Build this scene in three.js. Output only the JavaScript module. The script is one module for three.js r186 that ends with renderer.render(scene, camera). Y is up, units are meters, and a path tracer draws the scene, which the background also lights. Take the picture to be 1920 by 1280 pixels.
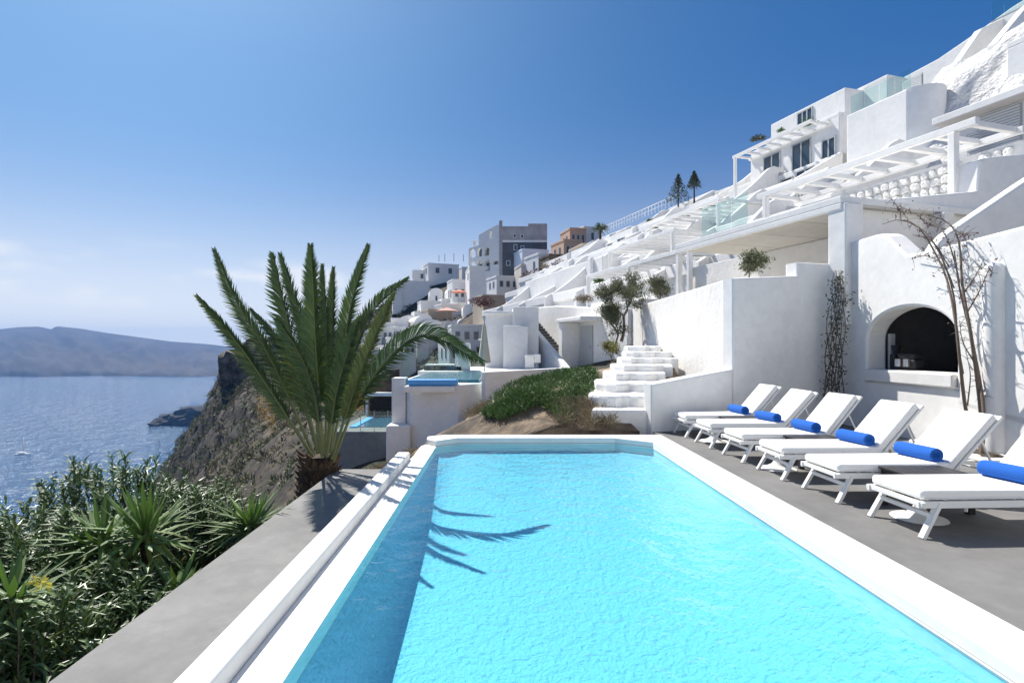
import * as THREE from 'three';
import { mergeGeometries } from 'three/addons/utils/BufferGeometryUtils.js';
import { RoundedBoxGeometry } from 'three/addons/geometries/RoundedBoxGeometry.js';

// ------------------------------------------------------------------ camera, sky, sun, exposure
const scene = new THREE.Scene();
const V3 = THREE.Vector3;
const F = 1050, CU = 938, CV = 652, EYE = 1.62;          // focal length and vanishing point, in pixels of the 1920x1280 photograph
const camera = new THREE.PerspectiveCamera(2 * Math.atan(640 / F) * 180 / Math.PI, 1.5, 0.1, 9000);
camera.position.set(0, EYE, 0);
camera.lookAt(0, EYE, -10);
camera.setViewOffset(1920, 1280, 22, -12, 1920, 1280);
scene.add(camera);
const SUN = new V3(-0.42, 1, -0.6).normalize();
const renderer = new THREE.WebGLRenderer({ antialias: true });
renderer.toneMapping = THREE.LinearToneMapping;
renderer.toneMappingExposure = 2.28;
renderer.shadowMap.enabled = true;
const SKY = { deep: [0.006, 0.088, 0.300], air: [0.148, 0.262, 0.36], horizon: [1.06, 1.07, 1.05], aureole: [0.95, 0.93, 0.86], level: 1 / 2.12 };
{
  const W = 1024, Hh = 512, data = new Float32Array(W * Hh * 4);
  const hash = (x, y) => { const s = Math.sin(x * 127.1 + y * 311.7) * 43758.5453; return s - Math.floor(s); };
  const vn = (x, y) => { const a = Math.floor(x), b = Math.floor(y), fx = x - a, fy = y - b, sx = fx * fx * (3 - 2 * fx), sy = fy * fy * (3 - 2 * fy);
    return (hash(a, b) * (1 - sx) + hash(a + 1, b) * sx) * (1 - sy) + (hash(a, b + 1) * (1 - sx) + hash(a + 1, b + 1) * sx) * sy; };
  const fb = (x, y) => 0.5 * vn(x, y) + 0.27 * vn(x * 2.1, y * 2.1) + 0.15 * vn(x * 4.3, y * 4.3) + 0.08 * vn(x * 8.7, y * 8.7);
  for (let j = 0; j < Hh; j++) for (let i = 0; i < W; i++) {
    const el = ((j + 0.5) / Hh - 0.5) * Math.PI, az = ((i + 0.5) / W - 0.5) * 2 * Math.PI;
    const d = [Math.cos(el) * Math.cos(az), Math.sin(el), Math.cos(el) * Math.sin(az)];
    const cg = d[0] * SUN.x + d[1] * SUN.y + d[2] * SUN.z, g = Math.acos(Math.min(1, Math.max(-1, cg))), e = Math.max(0, d[1]);
    const gd = g * 180 / Math.PI, ed = Math.asin(e) * 180 / Math.PI, side = Math.exp(-gd / 70);
    const w = Math.min(1.9, Math.exp(-(gd - 29.7) / 14.5 - 0.07 * (ed - 24.5))) + 0.01 + (cg < 0 ? 2.6 * cg * cg * Math.exp(-0.02 * ed) : 0), hz = Math.exp(-Math.pow(ed / 10, 1.8)) * 0.92, au = 1.3 * Math.exp(-gd / 10);
    const o = (j * W + i) * 4;
    const cl = Math.min(1, Math.max(0, fb(az * 9 + 3.1, el * 46 + 1.7) - 0.50) * 9 * Math.exp(-Math.pow((e - 0.10) / 0.035, 2)) * side * 1.6);   // wisps of cloud low over the sea
    for (let c = 0; c < 3; c++) {
      let v = SKY.deep[c] * (1 + 0.5 * Math.exp(-ed / 20)) + SKY.air[c] * w;
      v = v * (1 - hz) + SKY.horizon[c] * hz * (0.55 + 0.75 * side) + SKY.aureole[c] * au;
      data[o + c] = (v * (1 - cl * 0.6) + 0.97 * cl * 0.6) * SKY.level;
    }
    data[o + 3] = 1;
  }
  const t = new THREE.DataTexture(data, W, Hh, THREE.RGBAFormat, THREE.FloatType);
  t.mapping = THREE.EquirectangularReflectionMapping; t.magFilter = THREE.LinearFilter; t.minFilter = THREE.LinearFilter; t.needsUpdate = true;
  scene.background = t; scene.environment = t;
}
const sun = new THREE.DirectionalLight(new THREE.Color(1, 0.955, 0.88), 3.5);
sun.position.copy(SUN).multiplyScalar(200); sun.castShadow = true; sun.shadow.mapSize.set(4096, 4096);
Object.assign(sun.shadow.camera, { left: -70, right: 70, top: 70, bottom: -70, near: 1, far: 500 });
scene.add(sun); scene.add(sun.target);
scene.fog = new THREE.FogExp2(0x78b0f4, 0.00017);

// ------------------------------------------------------------------ helpers
function rng(seed) { let a = seed >>> 0; return () => { a = (a + 0x6D2B79F5) | 0; let t = Math.imul(a ^ (a >>> 15), 1 | a); t = (t + Math.imul(t ^ (t >>> 7), 61 | t)) ^ t; return ((t ^ (t >>> 14)) >>> 0) / 4294967296; }; }
const P = (u, v, d) => new V3((u - CU) / F * d, EYE + (CV - v) / F * d, -d);          // a pixel at a depth
const G = (u, v, y = 0) => P(u, v, F * (EYE - y) / (v - CV));                           // a pixel on a level floor
const seaY = -98;
const used = {};
function numbered(n) { const k = used[n] = (used[n] ?? -1) + 1; return k ? `${n}_${String(k).padStart(3, '0')}` : n; }
function tag(o, label, category, group, kind) { if (label) o.userData.label = label; if (category) o.userData.category = category; if (group) o.userData.group = group; if (kind) o.userData.kind = kind; return o; }
function thing(name, label, category, pos = [0, 0, 0], turn = 0, group) {
  const o = new THREE.Group(); o.name = numbered(name); o.position.set(...pos); o.rotation.y = turn; scene.add(o);
  return tag(o, label, category, group);
}
function uvMetres(g) {             // texture coordinates in metres, by the way each face points
  g = g.index ? g.toNonIndexed() : g;
  if (!g.attributes.normal) g.computeVertexNormals();
  const p = g.attributes.position, n = p.count, uv = new Float32Array(n * 2), a = new V3(), b = new V3(), c = new V3();
  for (let i = 0; i < n; i += 3) {
    a.fromBufferAttribute(p, i); b.fromBufferAttribute(p, i + 1); c.fromBufferAttribute(p, i + 2);
    const nn = b.clone().sub(a).cross(c.clone().sub(a)), x = Math.abs(nn.x), y = Math.abs(nn.y), z = Math.abs(nn.z);
    for (let k = 0; k < 3; k++) {
      const q = [a, b, c][k], j = (i + k) * 2;
      if (y >= x && y >= z) { uv[j] = q.x; uv[j + 1] = q.z; } else if (x >= z) { uv[j] = q.z; uv[j + 1] = q.y; } else { uv[j] = q.x; uv[j + 1] = q.y; }
    }
  }
  g.setAttribute('uv', new THREE.BufferAttribute(uv, 2));
  for (const k of Object.keys(g.attributes)) if (!['position', 'normal', 'uv', 'color'].includes(k)) g.deleteAttribute(k);
  return g;
}
function obj(name, geos, mat, parent = scene) {
  let list = (Array.isArray(geos) ? geos : [geos]).map((g) => (g.userData.keepUV ? (g.index ? g.toNonIndexed() : g) : uvMetres(g)));
  const g = list.length > 1 ? mergeGeometries(list) : list[0];
  const m = new THREE.Mesh(g, mat); m.name = parent === scene ? numbered(name) : name; m.castShadow = m.receiveShadow = true; parent.add(m);
  return m;
}
function struct(name, geos, mat) { const m = obj(name, geos, mat); m.userData.kind = 'structure'; return m; }
const M4 = (pos, rot = [0, 0, 0], sc = [1, 1, 1]) => new THREE.Matrix4().compose(new V3(...pos), new THREE.Quaternion().setFromEuler(new THREE.Euler(...rot)), new V3(...sc));
const box = (x0, x1, y0, y1, z0, z1, r = 0) => { const w = x1 - x0, h = y1 - y0, d = z1 - z0;
  const g = r > 0 ? new RoundedBoxGeometry(w, h, d, 2, Math.min(r, w / 2.01, h / 2.01, d / 2.01)) : new THREE.BoxGeometry(w, h, d);
  return g.translate((x0 + x1) / 2, (y0 + y1) / 2, (z0 + z1) / 2); };
function bar(a, b, w, h = w) {     // a square bar between two points
  const A = new V3(...(a.isVector3 ? a.toArray() : a)), B = new V3(...(b.isVector3 ? b.toArray() : b)), L = A.distanceTo(B);
  const g = new RoundedBoxGeometry(w, h, L, 1, Math.min(w, h) * 0.12), m = new THREE.Matrix4(), z = B.clone().sub(A).normalize();
  const up = Math.abs(z.y) > 0.95 ? new V3(1, 0, 0) : new V3(0, 1, 0), x = up.clone().cross(z).normalize(), y = z.clone().cross(x);
  m.makeBasis(x, y, z).setPosition(A.add(B).multiplyScalar(0.5)); return g.applyMatrix4(m);
}
function tube(pts, r0, r1 = r0, seg = 12, rad = 6) {      // a tapering tube
  const c = new THREE.CatmullRomCurve3(pts.map((p) => (p.isVector3 ? p : new V3(...p)))), g = new THREE.TubeGeometry(c, seg, 1, rad, false), p = g.attributes.position;
  for (let i = 0; i <= seg; i++) { const o = c.getPointAt(i / seg), r = r0 + (r1 - r0) * i / seg;
    for (let j = 0; j <= rad; j++) { const k = i * (rad + 1) + j; p.setXYZ(k, o.x + (p.getX(k) - o.x) * r, o.y + (p.getY(k) - o.y) * r, o.z + (p.getZ(k) - o.z) * r); } }
  return g;
}
function extrude(pts, depth, bevel = 0.03, holes = []) {
  const s = new THREE.Shape(pts.map((p) => new THREE.Vector2(...p)));
  for (const h of holes) s.holes.push(new THREE.Path(h.map((p) => new THREE.Vector2(...p))));
  return new THREE.ExtrudeGeometry(s, { depth: depth - 2 * bevel, bevelEnabled: bevel > 0, bevelSize: bevel, bevelThickness: bevel, bevelOffset: -bevel, bevelSegments: 2, curveSegments: 10 }).translate(0, 0, bevel);
}
const arch = (x0, x1, y0, ys, yt, n = 12) => { const r = [[x0, y0], [x1, y0]]; for (let i = 0; i <= n; i++) { const t = Math.PI * i / n; r.push([(x0 + x1) / 2 + (x1 - x0) / 2 * Math.cos(t), ys + (yt - ys) * Math.sin(t)]); } return r; };
// the hillside's own axes: x along the terraces (away), y up, z uphill
const TURN = 1.8660, Tn = new V3(Math.cos(TURN), 0, -Math.sin(TURN)), Un = new V3(Math.sin(TURN), 0, Math.cos(TURN));
const along = (u, c) => (F * 1.0455 * c / (u - 619) - 0.291 * c) / 0.957;             // how far along the terraces the pixel column u lies at uphill distance c
const deep = (u, c) => F * 1.0455 * c / (u - 619);
const high = (u, v, c) => EYE + (CV - v) / F * deep(u, c);
const hillThing = (name, label, cat, group) => thing(name, label, cat, [0, 0, 0], TURN, group);
const fin = (a, pts, t = 0.35) => extrude(pts, t, 0.05).rotateY(-Math.PI / 2).translate(a, 0, 0);   // an upright wall across the terraces; pts are (uphill, height)

// ------------------------------------------------------------------ textures and materials
function noiseField(N, cells, seed, oct = 4, gain = 0.5) {     // tileable
  const out = new Float32Array(N * N); let amp = 1, tot = 0;
  for (let o = 0; o < oct; o++) {
    const C = cells << o, r = rng(seed + o * 17), g = Float32Array.from({ length: C * C }, () => r());
    for (let y = 0; y < N; y++) for (let x = 0; x < N; x++) {
      const fx = x / N * C, fy = y / N * C, ix = Math.floor(fx), iy = Math.floor(fy), tx = fx - ix, ty = fy - iy, sx = tx * tx * (3 - 2 * tx), sy = ty * ty * (3 - 2 * ty);
      const a = g[(iy % C) * C + ix % C], b = g[(iy % C) * C + (ix + 1) % C], c = g[((iy + 1) % C) * C + ix % C], d = g[((iy + 1) % C) * C + (ix + 1) % C];
      out[y * N + x] += amp * ((a * (1 - sx) + b * sx) * (1 - sy) + (c * (1 - sx) + d * sx) * sy);
    }
    tot += amp; amp *= gain;
  }
  return out.map((v) => v / tot);
}
function texture(N, fn, rep, srgb) {
  const d = new Uint8Array(N * N * 4);
  for (let i = 0; i < N * N; i++) { const c = fn(i, i % N, Math.floor(i / N)); for (let k = 0; k < 3; k++) d[i * 4 + k] = Math.max(0, Math.min(255, 255 * (Array.isArray(c) ? c[k] : c))); d[i * 4 + 3] = 255; }
  const t = new THREE.DataTexture(d, N, N); t.wrapS = t.wrapT = THREE.RepeatWrapping; t.magFilter = THREE.LinearFilter; t.minFilter = THREE.LinearMipmapLinearFilter; t.generateMipmaps = true;
  if (srgb) t.colorSpace = THREE.SRGBColorSpace; t.repeat.set(rep, rep); t.needsUpdate = true; return t;
}
const nA = noiseField(512, 4, 11, 6, 0.55), nB = noiseField(512, 8, 23, 5, 0.6), nC = noiseField(512, 24, 37, 4, 0.6), nD = noiseField(512, 3, 51, 7, 0.62);
const retex = (t, rep) => { const c = t.clone(); c.repeat.set(rep, rep); c.needsUpdate = true; return c; };
const tPlasterBump = texture(512, (i) => 0.55 * nA[i] + 0.3 * nB[i] + 0.15 * nC[i], 1 / 1.7);
const tPlasterCol = texture(512, (i) => { const v = 0.955 + 0.08 * (nD[i] - 0.5) + 0.06 * (nC[i] - 0.5) - 0.05 * Math.max(0, nA[i] - 0.62); return [v, v * 0.997, v * 0.99]; }, 1 / 3.3, true);
const tConcrete = texture(512, (i) => { const v = 0.86 + 0.26 * (nD[i] - 0.5) + 0.12 * (nC[i] - 0.5); return [v, v, v * 0.995]; }, 1 / 2.9, true);
const tGrain = texture(512, (i) => nC[i] * 0.6 + nB[i] * 0.4, 1 / 0.5);
const tRock = texture(512, (i) => { const v = 0.55 + 0.9 * (nD[i] - 0.5) + 0.35 * (nC[i] - 0.5); return [v, v * 0.97, v * 0.93]; }, 1 / 7, true);
const tRockBump = texture(512, (i) => 0.6 * nD[i] + 0.4 * nB[i], 1 / 5);
const tPebble = texture(512, (i) => 0.65 * nC[i] + 0.35 * nB[i], 1 / 1.0);
const tWave = texture(512, (i) => 0.5 * nA[i] + 0.5 * nB[i], 1 / 2.2);
const tSeaNormal = (() => { const h = nA.map((v, i) => 0.55 * v + 0.3 * nB[i] + 0.15 * nC[i]), N = 512, k = 34;
  return texture(N, (i, x, y) => { const gx = (h[y * N + (x + 1) % N] - h[y * N + (x + N - 1) % N]) * k, gy = (h[((y + 1) % N) * N + x] - h[((y + N - 1) % N) * N + x]) * k, l = Math.hypot(gx, gy, 1); return [0.5 - gx / l / 2, 0.5 - gy / l / 2, 0.5 + 0.5 / l]; }, 1 / 70); })();
const mat = (c, o = {}) => { const m = new THREE.MeshPhysicalMaterial({ roughness: 0.9, side: THREE.DoubleSide, ...o }); m.color.setRGB(...c); return m; };
const WHITE = mat([0.88, 0.875, 0.86], { map: tPlasterCol, bumpMap: tPlasterBump, bumpScale: 0.008, roughness: 0.92 });
const WHITE_ROUGH = mat([0.84, 0.825, 0.80], { map: tPlasterCol, bumpMap: retex(tPlasterBump, 1 / 0.9), bumpScale: 0.02, roughness: 0.95 });
const WHITE_FAR = mat([0.84, 0.835, 0.82], { map: retex(tPlasterCol, 1 / 6), roughness: 0.95 });
const CREAM = mat([0.50, 0.42, 0.33], { map: tPlasterCol, bumpMap: tPlasterBump, bumpScale: 0.02 });
const PEACH = mat([0.62, 0.42, 0.30], { map: tPlasterCol });
const TAN = mat([0.34, 0.27, 0.20], { map: retex(tRock, 1 / 3), bumpMap: tPlasterBump, bumpScale: 0.03 });
const GREYPAINT = mat([0.50, 0.485, 0.49], { map: tConcrete });
const GREYWALL = mat([0.125, 0.14, 0.165], { map: tConcrete });
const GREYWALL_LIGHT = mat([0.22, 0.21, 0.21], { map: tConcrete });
const COPING = mat([0.82, 0.81, 0.79], { map: tPlasterCol, bumpMap: tPlasterBump, bumpScale: 0.006, roughness: 0.75 });
const DECK = mat([0.215, 0.21, 0.206], { map: tConcrete, bumpMap: tGrain, bumpScale: 0.002, roughness: 0.8 });
const LEDGE = mat([0.265, 0.262, 0.257], { map: tConcrete, bumpMap: tGrain, bumpScale: 0.002, roughness: 0.85 });
const LINING = mat([0.36, 0.47, 0.585], { bumpMap: tPebble, bumpScale: 0.034, roughness: 0.7 });
const WATER = mat([0.52, 0.95, 1], { transmission: 1, thickness: 0, ior: 1.33, roughness: 0.03, bumpMap: tWave, bumpScale: 0.05 });
const SEA = mat([0.018, 0.075, 0.16], { roughness: 0.14, normalMap: tSeaNormal, ior: 1.33 });
const METALWHITE = mat([0.74, 0.74, 0.72], { roughness: 0.45 });
const CUSHION = mat([0.80, 0.79, 0.765], { roughness: 0.95, bumpMap: retex(tGrain, 1 / 0.25), bumpScale: 0.003, sheen: 0.2 });
const TOWEL = mat([0.012, 0.11, 0.46], { roughness: 1, bumpMap: retex(tGrain, 1 / 0.06), bumpScale: 0.004, sheen: 0.5 });
const DARKWOOD = mat([0.022, 0.02, 0.02], { roughness: 0.55, map: tConcrete });
const GLASS = mat([0.86, 0.95, 0.93], { transmission: 1, thickness: 0, roughness: 0.02, ior: 1.45 });
const PANE = mat([0.05, 0.075, 0.10], { roughness: 0.08, ior: 1.5 });
const FRAME = mat([0.42, 0.43, 0.43], { roughness: 0.6 });
const STEEL = mat([0.45, 0.45, 0.46], { roughness: 0.35, metalness: 0.8 });
const DARK = mat([0.02, 0.02, 0.022], { roughness: 0.8 });
const BARK = mat([0.24, 0.165, 0.105], { map: retex(tRock, 1 / 0.4), bumpMap: retex(tGrain, 1 / 0.2), bumpScale: 0.012 });
const TWIG = mat([0.16, 0.12, 0.095], { bumpMap: retex(tGrain, 1 / 0.1), bumpScale: 0.005 });
const leafMat = (c, o = {}) => mat(c, { transmission: 0.35, thickness: 0, roughness: 0.75, vertexColors: true, ...o });
const PALMLEAF = leafMat([0.078, 0.125, 0.032], { roughness: 0.5 }), YUCCALEAF = leafMat([0.10, 0.19, 0.03], { roughness: 0.68 }), OLEANDER = leafMat([0.088, 0.15, 0.042], { roughness: 0.42 }), OLIVE = leafMat([0.15, 0.17, 0.085]);
const ICEPLANT = leafMat([0.075, 0.15, 0.03], { roughness: 0.6 }), SCRUB = leafMat([0.23, 0.185, 0.11], { transmission: 0.2 }), REDLEAF = leafMat([0.13, 0.05, 0.045]), VINELEAF = leafMat([0.04, 0.055, 0.025]);

// ------------------------------------------------------------------ ground, sea, far island
const PROFILE = [   // depth, then (across + 0.304 depth, height) of the hillside
  [1, [[-60, -70], [-18, -22], [-8, -9], [-4, -4], [-2.4, -1.7], [-1, -1.6], [0, -3], [7, -3], [7.9, -1], [9, 1.5], [12, 2], [15, 4.2], [17, 4.4], [22, 5.5], [26, 7.5], [32, 10], [44, 13], [80, 17]]],
  [6, [[-60, -70], [-16, -20], [-7, -9], [-3, -4], [-1.0, -1.6], [0, -1.5], [1, -3], [8, -3], [9.6, -1], [10.4, 1.5], [12, 2], [15, 4.2], [17, 4.4], [22, 5.5], [26, 7.5], [32, 10], [44, 13], [80, 17]]],
  [9.2, [[-60, -70], [-14, -19], [-6, -8], [-2.2, -3.2], [-0.2, -1.3], [0.6, -0.75], [1.3, -0.55], [2, -2], [5, -2], [10, -1], [11, 1.5], [12, 2], [15, 4.2], [17, 4.4], [22, 5.5], [26, 7.5], [32, 10], [44, 13], [80, 17]]],
  [10.6, [[-60, -70], [-14, -19], [-6, -8], [-1.8, -3], [0.3, -1.2], [1.4, -0.7], [2.1, -0.4], [3.2, -0.12], [4.5, 0.1], [6.0, 0.0], [8, 0], [10, 0.5], [12, 2], [15, 4.2], [17, 4.4], [22, 5.5], [26, 7.5], [32, 10], [44, 13], [80, 17]]],
  [12.5, [[-60, -70], [-14, -19], [-6, -8], [-1.8, -3.2], [0.5, -1.3], [1.6, -0.9], [2.4, -0.25], [3.3, 0.2], [4.1, 0.62], [5.4, 0.72], [7, 0.6], [8, 0.8], [12, 2], [15, 4.2], [17, 4.4], [22, 5.5], [26, 7.5], [32, 10], [44, 13], [80, 17]]],
  [16, [[-60, -70], [-16, -20], [-7, -10], [-2, -4.6], [1, -2.7], [3, -1.5], [4.2, -0.3], [5.3, 0.45], [6.6, 0.92], [8, 1.0], [12, 2], [15, 4.2], [17, 4.4], [22, 5.5], [26, 7.5], [32, 10], [44, 13], [80, 17]]],
  [21, [[-60, -70], [-18, -22], [-8, -12], [-2, -6], [1.5, -3.6], [4, -2.4], [6, -0.5], [8, 0.3], [10, 0.5], [12, 0.6], [14, 2.6], [17, 4.4], [22, 5.5], [26, 7.5], [32, 10], [44, 13], [80, 17]]],
  [30, [[-60, -72], [-20, -25], [-6, -10], [-0.5, -3.6], [4, -2.8], [6, -0.6], [9, 0.3], [13, 0.5], [17, 2.6], [22, 4.8], [26, 7], [32, 10], [40, 12], [80, 16]]],
  [45, [[-60, -72], [-26, -30], [-12, -14], [-4, -5], [3, -3.4], [8, -2.5], [13, -1], [18, 2], [24, 6], [32, 10], [40, 13], [80, 18]]],
  [70, [[-60, -75], [-30, -32], [-20, -21], [-8, -10], [0, -6], [6, -4], [12, -2], [18, 2], [25, 6], [32, 10], [42, 14], [80, 18]]],
  [100, [[-90, -100], [-60, -70], [-36, -36], [-22, -19], [-8, -7], [4, -4.5], [8, -3], [15, 2.5], [20, 7], [25, 10.5], [32, 12], [40, 14], [50, 16], [90, 20]]],
  [126, [[-90, -100], [-64, -72], [-46, -42], [-34, -26], [-20, -9], [-10, -3], [0, -2], [8, -1.5], [15, 3.5], [20, 7], [25, 10.5], [32, 12.5], [40, 14], [90, 19]]],
  [150, [[-90, -105], [-66, -72], [-54, -52], [-44, -33], [-36, -22], [-30, -9], [-26, -3.5], [-20, -1], [-10, 0.5], [3, 6], [14, 12], [21, 16.5], [27, 19], [35, 20], [60, 21], [100, 22]]],
  [200, [[-95, -105], [-74, -84], [-60, -45], [-40, -25], [-20, -10], [3, 2], [20, 12], [30, 17], [60, 22], [110, 24]]],
  [300, [[-110, -108], [-70, -90], [-20, -45], [30, -5], [60, 8], [120, 10]]],
  [440, [[-120, -112], [0, -105], [60, -80], [120, -60]]],
];
const lerpRow = (row, x) => { if (x <= row[0][0]) return row[0][1]; for (let i = 1; i < row.length; i++) if (x <= row[i][0]) { const [a, b] = [row[i - 1], row[i]], t = (x - a[0]) / (b[0] - a[0]); return a[1] + (b[1] - a[1]) * t; } return row[row.length - 1][1]; };
function rawGround(X0, d) {
  let i = 1; while (i < PROFILE.length - 1 && d > PROFILE[i][0]) i++;
  const a = PROFILE[i - 1], b = PROFILE[i], t = Math.min(1, Math.max(0, (d - a[0]) / (b[0] - a[0])));
  return lerpRow(a[1], X0) * (1 - t) + lerpRow(b[1], X0) * t;
}
const hash2 = (x, y) => { const s = Math.sin(x * 127.1 + y * 311.7) * 43758.5453; return s - Math.floor(s); };
const vnoise = (x, y) => { const a = Math.floor(x), b = Math.floor(y), fx = x - a, fy = y - b, sx = fx * fx * (3 - 2 * fx), sy = fy * fy * (3 - 2 * fy);
  return (hash2(a, b) * (1 - sx) + hash2(a + 1, b) * sx) * (1 - sy) + (hash2(a, b + 1) * (1 - sx) + hash2(a + 1, b + 1) * sx) * sy; };
const fbm = (x, y, o = 4) => { let s = 0, a = 0.5; for (let i = 0; i < o; i++) { s += a * (vnoise(x, y) - 0.5); x = x * 2.03 + 7.1; y = y * 2.03 + 3.7; a *= 0.5; } return s; };
function groundY(x, d) {
  const X0 = x + 0.304 * d, b = rawGround(X0, d), wild = X0 < 4 ? 1 : X0 < 10 ? 1 - (X0 - 4) / 7 : 0.14;
  const far = Math.min(1, d / 90);
  if (d < 10.3 && x > -2.0) return -3.2; if (d < 12.7 && x > 2.7) return -3.2; if (d < 21 && x > 4.5 && x < 9) return Math.min(b, -0.5);
  const vil = d > 55 && d < 135 && X0 > 0 && X0 < 34 ? 2.2 * Math.min(1, (d - 55) / 15, (135 - d) / 12, X0 / 4, (34 - X0) / 6) : 0;
  return b - vil + wild * (fbm(x * 0.35, d * 0.35, 5) * (0.5 + 2.2 * far) + (X0 < -6 ? (fbm(x * 0.09, d * 0.09, 4) * 12 - Math.abs(fbm(x * 0.16 + 4, d * 0.16, 4)) * 14 + 2) * Math.min(1, (-6 - X0) / 20) * far : 0));
}
{
  const ds = []; for (let d = 0.5; d < 440;) { ds.push(d); d += 0.28 + d * 0.014; }
  const xs = []; for (let k = 0; k <= 230; k++) { const s = k / 230; xs.push(s); }
  const pos = [], col = [], idx = [], nx = xs.length;
  const r = rng(5);
  for (const d of ds) for (const s of xs) {
    const lo = -30 - d * 0.62, hi = 30 + d * 0.42, X0 = s < 0.62 ? lo + (12 + d * 0.05 - lo) * Math.pow(s / 0.62, 0.6) : 12 + d * 0.05 + (hi - 12 - d * 0.05) * Math.pow((s - 0.62) / 0.38, 1.4);
    const x = X0 - 0.304 * d, y = groundY(x, d); pos.push(x, y, -d);
    // dark lava on the cliff, tan soil and pumice near the houses, dry scrub between
    const n = fbm(x * 0.22, d * 0.22, 5), n2 = fbm(x * 0.05 + 9, d * 0.05, 4), lava = Math.min(1, Math.max(0, (-10 - X0) / 12 + n2 * 2.6 + n));
    const soil = [0.25, 0.175, 0.11], scrub = [0.10, 0.10, 0.045], rock = [0.042, 0.037, 0.033];
    const near = d < 20 && X0 > 1.5, k = Math.min(1, Math.max(0, (near ? 0.12 : 0.45) + n * 2.2 + n2)); if (near) { soil[0] = 0.95; soil[1] = 0.74; soil[2] = 0.54; scrub[0] = 0.4; scrub[1] = 0.36; scrub[2] = 0.2; }
    for (let c = 0; c < 3; c++) col.push((soil[c] * (1 - k) + scrub[c] * k) * (1 - lava) + rock[c] * lava);
  }
  for (let i = 0; i < ds.length - 1; i++) for (let j = 0; j < nx - 1; j++) { const a = i * nx + j; idx.push(a, a + 1, a + nx, a + 1, a + nx + 1, a + nx); }
  const g = new THREE.BufferGeometry(); g.setAttribute('position', new THREE.Float32BufferAttribute(pos, 3)); g.setAttribute('color', new THREE.Float32BufferAttribute(col, 3)); g.setIndex(idx); g.computeVertexNormals();
  struct('hillside', g, mat([1, 1, 1], { vertexColors: true, map: tRock, bumpMap: tRockBump, bumpScale: 0.35 }));
}
struct('sea', new THREE.PlaneGeometry(9000, 4300).rotateX(-Math.PI / 2).translate(-1500, seaY, -1500), SEA);
{ // the island across the caldera
  const top = [[-900, 640], [-500, 622], [-200, 616], [0, 617], [35, 613], [72, 612], [99, 618], [103, 611], [150, 616], [200, 624], [260, 632], [320, 640], [390, 645], [470, 655], [560, 661], [700, 672], [860, 690]];
  const pos = [], idx = [], col = [], nu = 260, nr = 46;
  for (let i = 0; i <= nu; i++) { const u = -900 + 1760 * i / nu, v = lerpRow(top, u);
    for (let j = 0; j <= nr; j++) { const t = j / nr, d = 1960 + 1250 * Math.pow(t, 1.2) + fbm(u * 0.012, 3, 3) * 160 * (1 - t), yTop = EYE + (CV - v) / F * 3210;
      const rid = Math.abs(fbm(u * 0.022 + t * 0.9, t * 2.2 + 5, 5)) * 2;
      const y = seaY - 3 + (yTop - seaY + 3) * Math.pow(t, 0.72) - rid * 90 * Math.sin(Math.PI * Math.min(1, t)) + fbm(u * 0.09, t * 9, 4) * 26 * (1 - t * t);
      const p = P(u, 0, d); pos.push(p.x, t === 0 ? seaY - 4 : y, -d);
      const k = 0.75 + fbm(u * 0.03, t * 7, 4) * 1.0; col.push(0.075 * k, 0.062 * k, 0.05 * k); } }
  for (let i = 0; i < nu; i++) for (let j = 0; j < nr; j++) { const a = i * (nr + 1) + j; idx.push(a, a + nr + 1, a + 1, a + 1, a + nr + 1, a + nr + 2); }
  const g = new THREE.BufferGeometry(); g.setAttribute('position', new THREE.Float32BufferAttribute(pos, 3)); g.setAttribute('color', new THREE.Float32BufferAttribute(col, 3)); g.setIndex(idx); g.computeVertexNormals();
  struct('island', g, mat([1, 1, 1], { vertexColors: true, roughness: 1 }));
}
function rockGeo(rx, ry, rz, seed, det = 4, rough = 0.35) {
  const g = new THREE.IcosahedronGeometry(1, det), p = g.attributes.position, v = new V3();
  for (let i = 0; i < p.count; i++) { v.fromBufferAttribute(p, i); const n = 1 + rough * (fbm(v.x * 2.1 + seed, v.y * 2.1 + v.z * 1.7, 4) * 2 + fbm(v.x * 7 + seed, v.z * 7 + v.y * 5, 3)); const flat = Math.min(1, 0.9 / Math.max(Math.abs(v.x), Math.abs(v.y), Math.abs(v.z)) * 0.85); p.setXYZ(i, v.x * n * rx * flat, v.y * n * ry * flat, v.z * n * rz * flat); }
  g.computeVertexNormals(); return g;
}
{
  const hl = []; for (const [u, v, rx, ry] of [[322, 800, 16, 7], [308, 804, 10, 4], [345, 790, 34, 14], [395, 775, 55, 22]]) { const p = P(u, v, 740); hl.push(rockGeo(rx, ry, 30, u, 4, 0.6).translate(p.x, seaY + ry * 0.2, p.z)); }
  struct('headland', hl, mat([0.05, 0.045, 0.04], { map: tRock, bumpMap: tRockBump, bumpScale: 0.5 }));
}
const PUMICE = mat([0.46, 0.37, 0.29], { map: retex(tRock, 1 / 4), bumpMap: retex(tRockBump, 1 / 2), bumpScale: 0.25 });
for (const [u, v, d, rx, ry, rz, label] of [
  [447, 694, 140, 5.2, 5.6, 5, 'tall weathered tan rock block at the edge of the dark cliff'],
  [497, 676, 142, 7, 7, 6, 'broad ruined tan rock mass crowning the dark cliff'],
  [470, 715, 148, 4, 3.6, 4, 'low sloping tan rock below the ruined rock mass'],
]) { const p = P(u, v, d); const m = obj('rock_outcrop', rockGeo(rx, ry, rz, u * 0.37, 5, 0.4), PUMICE); m.position.copy(p); tag(m, label, 'rock'); }

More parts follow.
